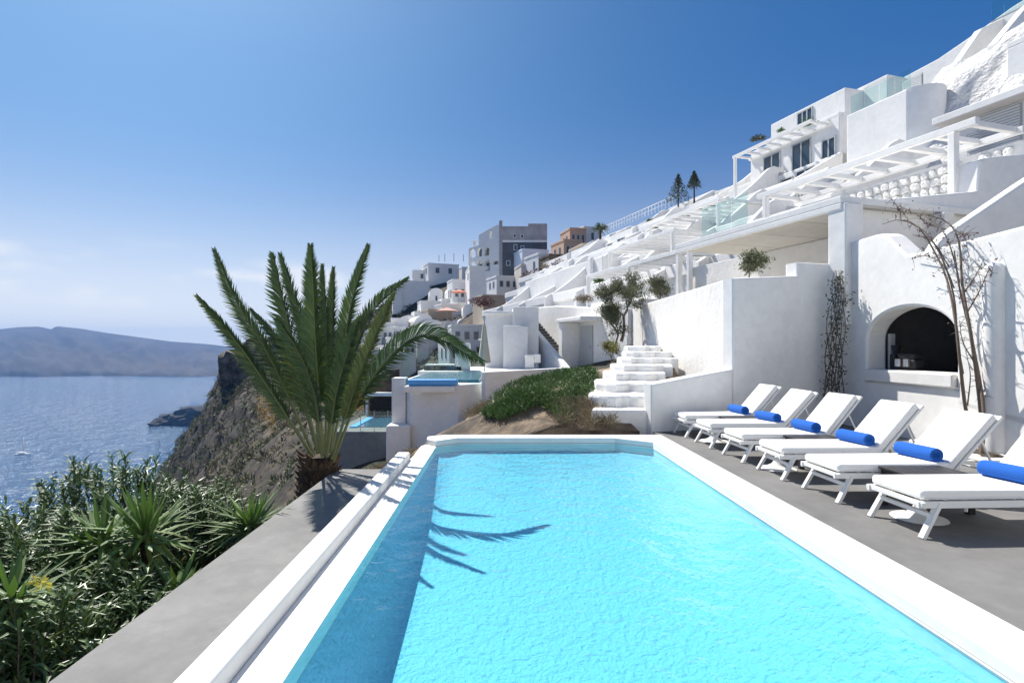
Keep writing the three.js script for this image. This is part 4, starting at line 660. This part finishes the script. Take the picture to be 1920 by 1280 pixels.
// ------------------------------------------------------------------ the house with the outside stair, and the neighbours' pools
{
  const d = 31, q = (u, v, dd = d) => { const p = P(u, v, dd); return [p.x, p.y]; };
  const t = thing('stair_house', 'white cube house with a long outside stair of dark treads', 'house');
  const B = (u0, u1, v0, v1, d0, d1) => { const a = P(u0, v1, d0), b = P(u1, v0, d0); return box(a.x, b.x, a.y, b.y, -d1, -d0, 0.05); };
  obj('wall', [B(910, 985, 588, 800, 30, 36), B(962, 1010, 575, 800, 29.5, 34)], WHITE, t); 
  obj('front_block', B(944, 990, 610, 800, 29, 29.5), WHITE, t);
  obj('low_bench', [B(985, 1002, 666, 690, 28, 28.6), B(1002, 1014, 664, 680, 28, 28.6)], WHITE, t);
  obj('roof_parapet', [B(908, 986, 583, 589, 29.8, 30.1)], WHITE, t);
  const STAIR = mat([0.3, 0.3, 0.3], { map: tConcrete }), STAIR_DARK = mat([0.1, 0.1, 0.105], { map: tConcrete });
  const sh = hillThing('stair_wing', 'long sunlit white wing with dark stair treads and a door canopy', 'house'), cw = 12.6, aS = (u) => along(u, cw), yS = (u, v) => high(u, v, cw);
  obj('wall', extrude([[aS(1200), -0.5], [aS(985), -0.5], [aS(985), yS(985, 578)], [aS(1040), yS(1040, 573)], [aS(1105), yS(1105, 576)], [aS(1200), yS(1200, 560)]], 4, 0.06).translate(0, 0, cw), WHITE_ROUGH, sh);
  const cp = 11.15, aP = (u) => along(u, cp), yP = (u, v) => high(u, v, cp), n = 17, st = new THREE.Group(); st.name = 'stair'; sh.add(st);
  obj('stair_parapet', extrude([[aP(1079), 0], [aP(1079), yP(1079, 698)], [aP(1072), yP(1072, 690)], [aP(1000), yP(1000, 606)], [aP(988), yP(988, 602)], [aP(984), 0]], 0.28, 0.05).translate(0, 0, cp - 0.28), WHITE, sh);
  const a0s = aS(1003), a1s = aS(1078), y0s = yS(1003, 598), y1s = 0.65;
  for (let k = 0; k < n; k++) { const s0 = a0s + (a1s - a0s) * k / n, s1 = a0s + (a1s - a0s) * (k + 1) / n, y = y0s + (y1s - y0s) * k / n; obj('tread', box(s1, s0, y - 0.06, y, cp + 0.002, cw - 0.002), STAIR, st); obj('riser', box(s1, s0 - 0.03, y - 1.2, y - 0.061, cp + 0.004, cw - 0.004), STAIR_DARK, st); }
  const dr = obj('door', box(aS(1113), aS(1090), 0.62, 2.75, cw - 0.06, cw - 0.003), FRAME, sh); obj('handle', box(aS(1110), aS(1108), 1.6, 1.75, cw - 0.1, cw - 0.061), STEEL, dr);
  obj('door_canopy', box(aS(1128), aS(1079), 2.95, 3.15, cw - 1.1, cw - 0.003, 0.04), WHITE, sh); obj('door_jamb', box(aS(1087), aS(1080), 0.5, 2.95, cw - 1.0, cw - 0.003, 0.04), WHITE, sh);
  const up = hillThing('wavy_house', 'white house with a long flat parapet and wavy garden walls above the stair house', 'house'), c = 17, a0 = along(1130, c), a1 = along(985, c), y1 = high(1060, 503, c);
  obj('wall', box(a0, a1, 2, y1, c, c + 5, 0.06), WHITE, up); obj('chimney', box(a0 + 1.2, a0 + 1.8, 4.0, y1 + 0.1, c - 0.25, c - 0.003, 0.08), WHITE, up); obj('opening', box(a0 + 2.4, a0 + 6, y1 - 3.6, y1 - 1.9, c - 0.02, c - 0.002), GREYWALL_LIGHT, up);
  for (const k of [0, 1, 2]) obj('wavy_wall', fin(a0 - 1 + k * 3.4, [[12.8, 2.6], [c, 2.6], [c, y1 - 2.2], ...Array.from({ length: 8 }, (_, i) => [c - 0.3 - i * 0.52, y1 - 2.5 - i * 0.36 + 0.18 * Math.sin(i * 1.6)]), [12.8, 3.4]], 0.3), WHITE, up);
}
{
  const t = thing('infinity_pool', 'white curved tank of a smaller pool with blue overflow edge and glass rail', 'pool', [0, 0, 0]);
  const d = 21, q = (u, v, dd = d) => P(u, v, dd), L = q(746, 712).x, R = q(905, 712).x, y = 0.52;
  obj('tank', [extrude([[L, d], [q(770, 0, d - 1).x, d - 1.2], [q(860, 0, d - 1.6).x, d - 1.9], [R, d - 1.2], [R + 0.4, d + 5], [L, d + 5]], 3.4, 0.08).rotateX(-Math.PI / 2).translate(0, y - 3.55, 0)], WHITE_ROUGH, t);
  obj('trough', [box(q(762, 0, 19.6).x, q(856, 0, 19.6).x, y - 0.42, y - 0.2, -19.55, -19.0, 0.05)], WHITE_ROUGH, t);
  obj('overflow_edge', [box(q(766, 0, 19.4).x, q(858, 0, 19.2).x, y - 0.19, y + 0.02, -19.5, -19.1, 0.06)], mat([0.10, 0.36, 0.72], { roughness: 0.4 }), t);
  obj('pillar', [box(L - 0.05, L + 0.45, y - 3.5, y + 0.03, -20.6, -20.0, 0.05), box(L - 0.15, L + 0.7, y - 3.5, y - 1.6, -20.3, -19.5, 0.08)], WHITE_ROUGH, t);
  obj('water', box(L + 0.5, R - 0.1, y - 0.14, y - 0.04, -25.8, -20.1), mat([0.02, 0.16, 0.22], { roughness: 0.06, bumpMap: tWave, bumpScale: 0.04 }), t);
  obj('terrace', box(L, R + 6, y - 0.5, y + 0.02, -32, -26, 0.03), WHITE, t);
  const g = thing('pool_glass_rail', 'clear glass panels round the smaller pool', 'railing'); for (const [u0, u1, dd] of [[752, 776, 20.4], [777, 815, 25.9], [816, 858, 25.9], [859, 884, 20.2], [885, 905, 20.2]]) { const a = P(u0, 0, dd), b = P(u1, 0, dd); obj('pane', box(a.x, b.x - 0.03, y + 0.03, y + 0.95, -dd - 0.006, -dd + 0.006), GLASS, g); }
  const w = thing('garden_parapet', 'low plain parapet between the smaller pool and the ice plant', 'wall'), a = P(906, 697, 19.5), b = P(1062, 689, 22); obj('wall', bar([a.x, a.y - 0.6, a.z], [b.x, b.y - 0.6, b.z], 0.25, 1.2), WHITE, w);
  const lb = thing('daybed', 'low dark daybed on the terrace behind the smaller pool', 'furniture', [P(832, 0, 27).x, y + 0.02, -27]); obj('base', box(-0.9, 0.9, 0, 0.22, -0.4, 0.4, 0.03), DARK, lb); obj('cushion', box(-0.85, 0.5, 0.22, 0.3, -0.36, 0.36, 0.03), CUSHION, lb);
  const cu = thing('white_block_seat', 'white plaster block on the terrace of the smaller pool', 'furniture', [P(868, 0, 27).x, y + 0.02, -27]); obj('block', box(-0.35, 0.35, 0, 1.3, -0.4, 0.4, 0.06), WHITE, cu);
  const um = thing('closed_parasol', 'furled cream parasol beside the smaller pool terrace', 'parasol', [P(908, 0, 24).x, y, -24]), pr = [[0.02, 2.2], [0.07, 2.0], [0.13, 1.4], [0.24, 0.5], [0.2, 0.45], [0.02, 0.6]];
  const lg = new THREE.LatheGeometry(pr.map((p) => new THREE.Vector2(...p)), 24), lp = lg.attributes.position; for (let i = 0; i < lp.count; i++) { const k = 1 + 0.22 * Math.sin(Math.atan2(lp.getZ(i), lp.getX(i)) * 8); lp.setX(i, lp.getX(i) * k); lp.setZ(i, lp.getZ(i) * k); } lg.computeVertexNormals();
  obj('canopy', lg, mat([0.62, 0.56, 0.44]), um); obj('pole', new THREE.CylinderGeometry(0.025, 0.025, 2.3, 8).translate(0, 1.15, 0), STEEL, um);
  // lower terrace
  const lo = thing('lower_pool', 'narrow lower pool terrace with a dark lava stone wall', 'pool'), yl = -2.15, x0 = P(640, 0, 27).x, x1 = P(748, 0, 27).x;
  obj('terrace', box(x0, x1 + 1, yl - 2, yl, -31, -25.2, 0.03), LEDGE, lo); obj('water', box(x0 + 0.9, x1, yl + 0.005, yl + 0.03, -30, -26.6), mat([0.04, 0.14, 0.22], { roughness: 0.06 }), lo); obj('pool_edge', box(x0 + 0.55, x0 + 0.88, yl + 0.002, yl + 0.06, -30, -26.4), mat([0.1, 0.36, 0.72]), lo);
  obj('white_frame', [box(P(686, 0, 31).x, P(690, 0, 31).x, yl, yl + 2.0, -31.3, -30.9), box(P(686, 0, 31).x, P(752, 0, 31).x, yl + 1.1, yl + 1.3, -31.29, -30.91)], WHITE, lo);
  const lw = thing('lava_wall', 'dark lava stone wall behind the lower pool', 'wall', [P(691, 0, 31).x, yl, -31.2]), r = rng(4); obj('backing', box(0, 1.75, 0, 1.1, -0.2, 0), DARK, lw); const sg = uvMetres(rockGeo(0.5, 0.5, 0.5, 2, 1, 0.3));
  for (let i = 0; i < 13; i++) for (let j = 0; j < 8; j++) { const m = new THREE.Mesh(sg, mat([0.05 + 0.03 * r(), 0.04 + 0.02 * r(), 0.04])); m.name = 'stone'; m.position.set(0.07 + i * 0.135 + (j % 2) * 0.06, 0.07 + j * 0.135, 0.02); m.scale.set(0.14, 0.13, 0.1); m.rotation.z = r() * 3; m.castShadow = true; lw.add(m); }
  const cw = thing('ochre_wall', 'plain ochre rendered wall curving above the lower pool', 'wall'); const pts = []; for (let i = 0; i <= 12; i++) { const s = i / 12; pts.push([P(684 + 64 * s, 0, 32).x, EYE + (CV - (692 + 60 * Math.pow(1 - s, 3))) / F * 32]); } obj('wall', extrude([[pts[0][0], yl], [pts[12][0], yl], ...pts.reverse()], 0.4, 0.03).translate(0, 0, -32.2), TAN, cw);
  const gl = thing('lower_glass_rail', 'clear glass panels on the edge of the lower pool terrace', 'railing'); for (let k = 0; k < 5; k++) { const xx = x0 + 0.1 + k * 0.62; obj('pane', box(xx, xx + 0.58, yl + 0.02, yl + 0.9, -25.41, -25.4), GLASS, gl); obj('post', box(xx + 0.585, xx + 0.61, yl, yl + 0.92, -25.42, -25.39), STEEL, gl); }
}

// ------------------------------------------------------------------ the village on the far slope
const features = ['with one dark window', 'with two small windows', 'with three small windows in a row', 'with four small windows'];
function villageHouse(u0, u1, vt, vb, d, o = {}) {
  const a = P(u0, vb, d), b = P(u1, vt, d), w = b.x - a.x, h = b.y - a.y, dep = o.dep || Math.max(5, w * 0.8), m = o.mat || WHITE_FAR, n = o.win ?? 2;
  const t = thing('village_house', o.label || `white ${o.vault ? 'barrel-vaulted' : 'flat-roofed'} village house ${n ? features[Math.min(3, n - 1)] : 'with blank walls'}${o.wing ? ' and a lower wing' : ''}`, 'house', [a.x + w / 2, a.y, -d], o.turn ?? 0.22, 'village houses on the far slope');
  obj('wall', box(-w / 2, w / 2, -9, h, -dep, 0, 0.05), m, t);
  if (o.vault) obj('roof', new THREE.CylinderGeometry(w / 2, w / 2, dep - 0.1, 20, 1, false, -Math.PI / 2, Math.PI).rotateX(-Math.PI / 2).scale(1, 0.7, 1).translate(0, h - 0.02, -dep / 2), m, t);
  else obj('parapet', [box(-w / 2 - 0.06, w / 2 + 0.06, h - 0.05, h + 0.28, -0.2, 0.06, 0.04), box(-w / 2 - 0.06, -w / 2 + 0.2, h - 0.05, h + 0.28, -dep, -0.2, 0.04)], m, t);
  if (o.wing) obj('wing', box(-w / 2 - o.wing, -w / 2 + 0.3, -5, h * 0.6, -dep * 0.8, 0.8, 0.05), m, t);
  for (let k = 0; k < n; k++) { const x = -w / 2 + w * (k + 0.7) / (n + 0.4), ww = Math.min(0.95, w * 0.13), hh = Math.min(1.5, h * 0.36), y = h * (o.wy ?? 0.38); const f = obj('window', box(x - ww / 2 - 0.08, x + ww / 2 + 0.08, y - 0.06, y + hh + 0.08, 0.002, 0.05), o.frame || FRAME, t); obj('pane', box(x - ww / 2, x + ww / 2, y, y + hh, 0.051, 0.07), PANE, f);
    if (k < 2) { const z = -dep * (0.3 + 0.35 * k), fs = obj('window', box(-w / 2 - 0.05, -w / 2 - 0.002, y - 0.06, y + hh + 0.06, z - ww / 2 - 0.08, z + ww / 2 + 0.08), FRAME, t); obj('pane', box(-w / 2 - 0.07, -w / 2 - 0.051, y, y + hh, z - ww / 2, z + ww / 2), PANE, fs); } }
  return t;
}
[
  [700, 735, 640, 672, 100, { win: 1 }], [728, 770, 628, 664, 104, { win: 3, wing: 2 }], [706, 760, 655, 690, 92, { win: 2 }], [745, 790, 606, 640, 112, { win: 2, vault: 1 }], [770, 800, 596, 634, 108, { win: 2 }], [789, 832, 566, 612, 116, { win: 2, wing: 1.5 }], [806, 830, 548, 575, 122, { win: 1, vault: 1 }],
  [828, 868, 572, 625, 106, { win: 3 }], [848, 886, 526, 575, 114, { win: 3 }], [884, 906, 532, 570, 110, { win: 2, frame: mat([0.1, 0.2, 0.35]) }], [868, 900, 580, 622, 98, { win: 2, vault: 1 }], [893, 926, 578, 618, 96, { win: 2, vault: 1 }], [770, 812, 636, 672, 94, { win: 0, vault: 1 }], [732, 768, 668, 700, 86, { win: 2 }],
  [802, 848, 582, 632, 102, { win: 2, mat: mat([0.42, 0.36, 0.29], { map: tPlasterCol }), label: 'beige plastered village house with two narrow windows' }], [906, 930, 530, 566, 104, { win: 0, mat: mat([0.48, 0.38, 0.28], { map: tPlasterCol }), label: 'plain tan village house beside the dark-walled building' }],
  [774, 808, 508, 530, 150, { win: 1 }], [802, 862, 496, 522, 148, { win: 2 }], [866, 882, 502, 528, 150, { win: 0 }], [752, 806, 528, 552, 140, { win: 0, wing: 2 }], [880, 985, 502, 534, 99, { win: 1, label: 'long white plinth building under the four-storey arcaded house' }], [930, 975, 520, 548, 88, { win: 3 }],
  [978, 1030, 470, 500, 92, { win: 0, mat: mat([0.55, 0.62, 0.72]), label: 'pale blue-grey fenced block right of the dark-walled building' }], [977, 1022, 498, 540, 84, { win: 0, mat: mat([0.62, 0.56, 0.52], { map: tPlasterCol }), label: 'pinkish blank retaining block below the blue-grey fence' }], [1008, 1046, 478, 520, 80, { win: 1 }], [1030, 1062, 480, 512, 76, { win: 1, mat: TAN, label: 'small brown stone house above the flowering wall' }],
  [1068, 1100, 430, 470, 90, { win: 3, mat: PEACH, label: 'peach coloured house with three narrow windows' }], [1092, 1130, 428, 462, 92, { win: 1 }], [1056, 1094, 452, 492, 84, { win: 3, mat: PEACH, label: 'lower peach house with small arched openings' }], [1092, 1126, 460, 500, 70, { win: 1, mat: CREAM, label: 'tan flank house beside the peach houses' }], [1120, 1160, 455, 500, 62, { win: 1 }],
  [905, 950, 556, 596, 78, { win: 0, mat: CREAM, label: 'long tan rendered terrace wall house below the plinth' }], [690, 720, 672, 700, 84, { win: 1 }], [846, 905, 612, 650, 74, { win: 3 }], [842, 872, 640, 690, 66, { win: 2, vault: 1 }],
  ...(() => { const r = rng(808), out = []; for (let k = 0; k < 34; k++) { const u = 694 + r() * 232, lo = 690 - (u - 690) * 0.18, hi = 652 - (u - 690) * 0.42, v = hi + (lo - hi) * ((k * 0.618) % 1), w = 24 + 20 * r(), d = 74 + (700 - v) * 0.36; out.push([u - w / 2, u + w / 2, v - 20 - 14 * r(), v, d, { win: Math.floor(r() * 4), vault: r() < 0.3 ? 1 : 0, wing: r() < 0.3 ? 1.6 : 0 }]); } return out; })(),
].forEach(([u0, u1, vt, vb, d, o], i) => villageHouse(u0, u1, vt, vb, d, { turn: 0.15 + 0.28 * ((i * 37) % 10) / 10, ...o }));
{ // the four-storey house with arcades and the dark side
  const d = 96, s = d / F, o = P(881, 520, d), t = thing('arcade_house', 'four-storey white house with arcaded balconies and a dark grey side wall', 'house', [P(938, 0, d).x, o.y, -d], 0);
  const fx = (u) => (u - 938) * s, fy = (v) => (520 - v) * s;
  // front (towards the sea) turned left: the arcades sit on a wall from u 881 to 938
  const fr = new THREE.Group(); fr.name = 'front'; fr.rotation.y = -0.75; t.add(fr); const k = 1.1 / Math.cos(0.75);
  const X = (u) => fx(u) * k;
  obj('facade', extrude([[X(881), -3], [0, -3], [0, fy(420)], [X(932), fy(420)], [X(900), fy(432)], [X(900), fy(452)], [X(881), fy(455)]], 0.5, 0.02, [...[884, 897, 910].map((u) => arch(X(u), X(u + 10), fy(505), fy(492), fy(483))), ...[884, 897, 910].map((u) => arch(X(u), X(u + 10), fy(475), fy(467), fy(458))), arch(X(925), X(935), fy(494), fy(493), fy(487)), arch(X(919), X(924), fy(444), fy(436), fy(430)), arch(X(890), X(894), fy(450), fy(445), fy(441))]).translate(0, 0, -0.5), WHITE_FAR, fr);
  obj('gallery_back', box(X(882), -0.3, -2.5, fy(456), -2.4, -2.0), WHITE_FAR, fr); obj('gallery_floor', [box(X(882), -0.3, fy(507), fy(505), -2, -0.51), box(X(882), -0.3, fy(478), fy(476), -2, -0.51), box(X(900), -0.3, fy(456), fy(454), -2, -0.51)], WHITE_FAR, fr);
  for (const u of [886, 899, 912]) for (const v of [505, 475]) { const w = obj('door', box(X(u), X(u + 6), fy(v), fy(v) + 1.9, -1.999, -1.96), FRAME, fr); obj('pane', box(X(u) + 0.1, X(u + 6) - 0.1, fy(v) + 0.1, fy(v) + 1.8, -1.959, -1.94), PANE, w); }
  obj('upper_front', box(X(905), -0.3, fy(454), fy(421), -3.2, -2.41), WHITE_FAR, fr);
  obj('corner_pier', box(fx(936), fx(942), -3, fy(413), -0.9, 0.02, 0.05), GREYPAINT, t);
  obj('dark_side', box(fx(942), fx(1026), -3, fy(454), -11, 0), GREYWALL, t); obj('band', box(fx(942), fx(1026), fy(454), fy(450), -11, 0.03), WHITE_FAR, t); obj('upper_side', box(fx(942), fx(1026), fy(450), fy(424), -11, 0), GREYPAINT, t); obj('roof_block', box(fx(990), fx(1026), fy(424), fy(419), -11, -0.02), GREYPAINT, t);
  for (const [u, v, w, h] of [[964, 468, 5, 9], [977, 469, 5, 8], [950, 497, 6, 8], [971, 498, 5, 6], [963, 445, 4, 6], [977, 446, 4, 6]]) { const f = obj('window', box(fx(u) - 0.08, fx(u + w) + 0.08, fy(v) - 0.08, fy(v) + h * s + 0.08, 0.002, 0.06), METALWHITE, t); obj('pane', box(fx(u), fx(u + w), fy(v), fy(v) + h * s, 0.061, 0.08), PANE, f); }
}
for (const [u, v, d, h, label] of [[1126, 430, 60, 1.9, 'small palm tree on the skyline above the peach houses']]) { const p = P(u, v, d), t = thing('skyline_palm', label, 'palm tree', p.toArray()), r = rng(9), l = []; for (let k = 0; k < 170; k++) { const q = randDir(r); q.y = q.y * 0.6 + 0.35; l.push([new V3(), q.normalize().multiplyScalar(1.1), 0.09, randDir(r), 0.2]); } blades(l, leafMat([0.06, 0.09, 0.035]), 'fronds', t); obj('trunk', tube([[0, 0, 0], [0, -2, 0]], 0.12, 0.14, 3, 7), BARK, t); }
[[1112, 490, 58, 0.9, VINELEAF, 'dark prickly pear clump above the white canopy'], [1062, 497, 70, 1.6, REDLEAF, 'russet flowering bush above the pinkish wall'], [1010, 520, 76, 2.0, REDLEAF, 'russet bush trailing down the pinkish wall'], [1035, 500, 74, 1.4, SCRUB, 'dry bush beside the russet one'], [905, 565, 76, 1.4, REDLEAF, 'russet bush by the tan terrace wall'], [1095, 560, 27, 0.4, SCRUB, 'dry bush behind the wavy garden wall']].forEach(([u, v, d, R, m, label], k) => { const p = P(u, v, d), t = thing('hillside_bush', label, 'bush', p.toArray()), r = rng(k + 300), l = []; for (let i = 0; i < 420; i++) { const q = randDir(r), b = q.clone().multiplyScalar(R * Math.pow(r(), 0.5)); b.y *= 0.55; b.x *= 1.3; l.push([b, randDir(r).multiplyScalar(R * 0.25), R * 0.12, randDir(r), 0.1]); } blades(l, m, 'foliage', t, k); });
for (const [u, h] of [[823, 12], [834, 14], [851, 15], [869, 13]]) { const p = P(u, 490, 150), t = thing('roof_mast', 'thin pole on the roof terrace left of the arcaded house', 'pole', p.toArray(), 0, 'thin poles on the far roof'); obj('pole', new THREE.CylinderGeometry(0.07, 0.07, h * 150 / F, 6).translate(0, h * 75 / F, 0), DARK, t); }
[[738, 650, 90, 2.6, [0.6, 0.56, 0.5], 'cream open parasol on the village terrace'], [838, 582, 100, 2.2, [0.5, 0.3, 0.25], 'faded red open parasol on a village terrace'], [860, 547, 105, 1.8, [0.5, 0.2, 0.14], 'red open parasol between village houses']].forEach(([u, v, d, R, c, label]) => { const p = P(u, v, d), t = thing('open_parasol', label, 'parasol', p.toArray()); obj('canopy', new THREE.ConeGeometry(R, R * 0.32, 8, 1, true).translate(0, R * 0.1, 0), mat(c), t); obj('pole', new THREE.CylinderGeometry(0.04, 0.04, 2.4, 6).translate(0, -1.1, 0), STEEL, t); });

// ------------------------------------------------------------------ boats
function boat(u, v, L, mast, label, turn) {
  const d = F * (EYE - seaY) / (v - CV), p = P(u, v, d), t = thing('sailing_boat', label, 'boat', [p.x, seaY, p.z], turn);
  const hull = (z) => extrude([[-L / 2, 1.1], [-L / 2 + 0.5, -0.1], [L / 2 - 1.6, -0.1], [L / 2, 1.4], [0, 1.2]], 1.3, 0.1).translate(0, 0, z);
  obj('hull', [hull(-2.6), hull(1.3)], METALWHITE, t); obj('deck_cabin', [box(-L / 2 + 0.6, L / 2 - 2.6, 1.0, 1.5, -2.4, 2.4, 0.2), box(-L * 0.3, L * 0.16, 1.5, 2.6, -1.8, 1.8, 0.4)], METALWHITE, t); obj('cabin_window', box(-L * 0.26, L * 0.165, 1.8, 2.25, -1.83, 1.83, 0.1), PANE, t);
  obj('mast', new THREE.CylinderGeometry(0.12, 0.14, mast, 8).translate(0.6, mast / 2 + 1.4, 0), STEEL, t); obj('boom', bar([0.6, 3.6, 0], [-L * 0.4, 3.8, 0], 0.3), FRAME, t);
}
boat(42, 853, 11.5, 15, 'white catamaran under bare mast out on the sea', 0.4);
boat(297, 876, 10, 20, 'sailing boat with a tall bare mast below the dark cliff', 1.3);

renderer.render(scene, camera);
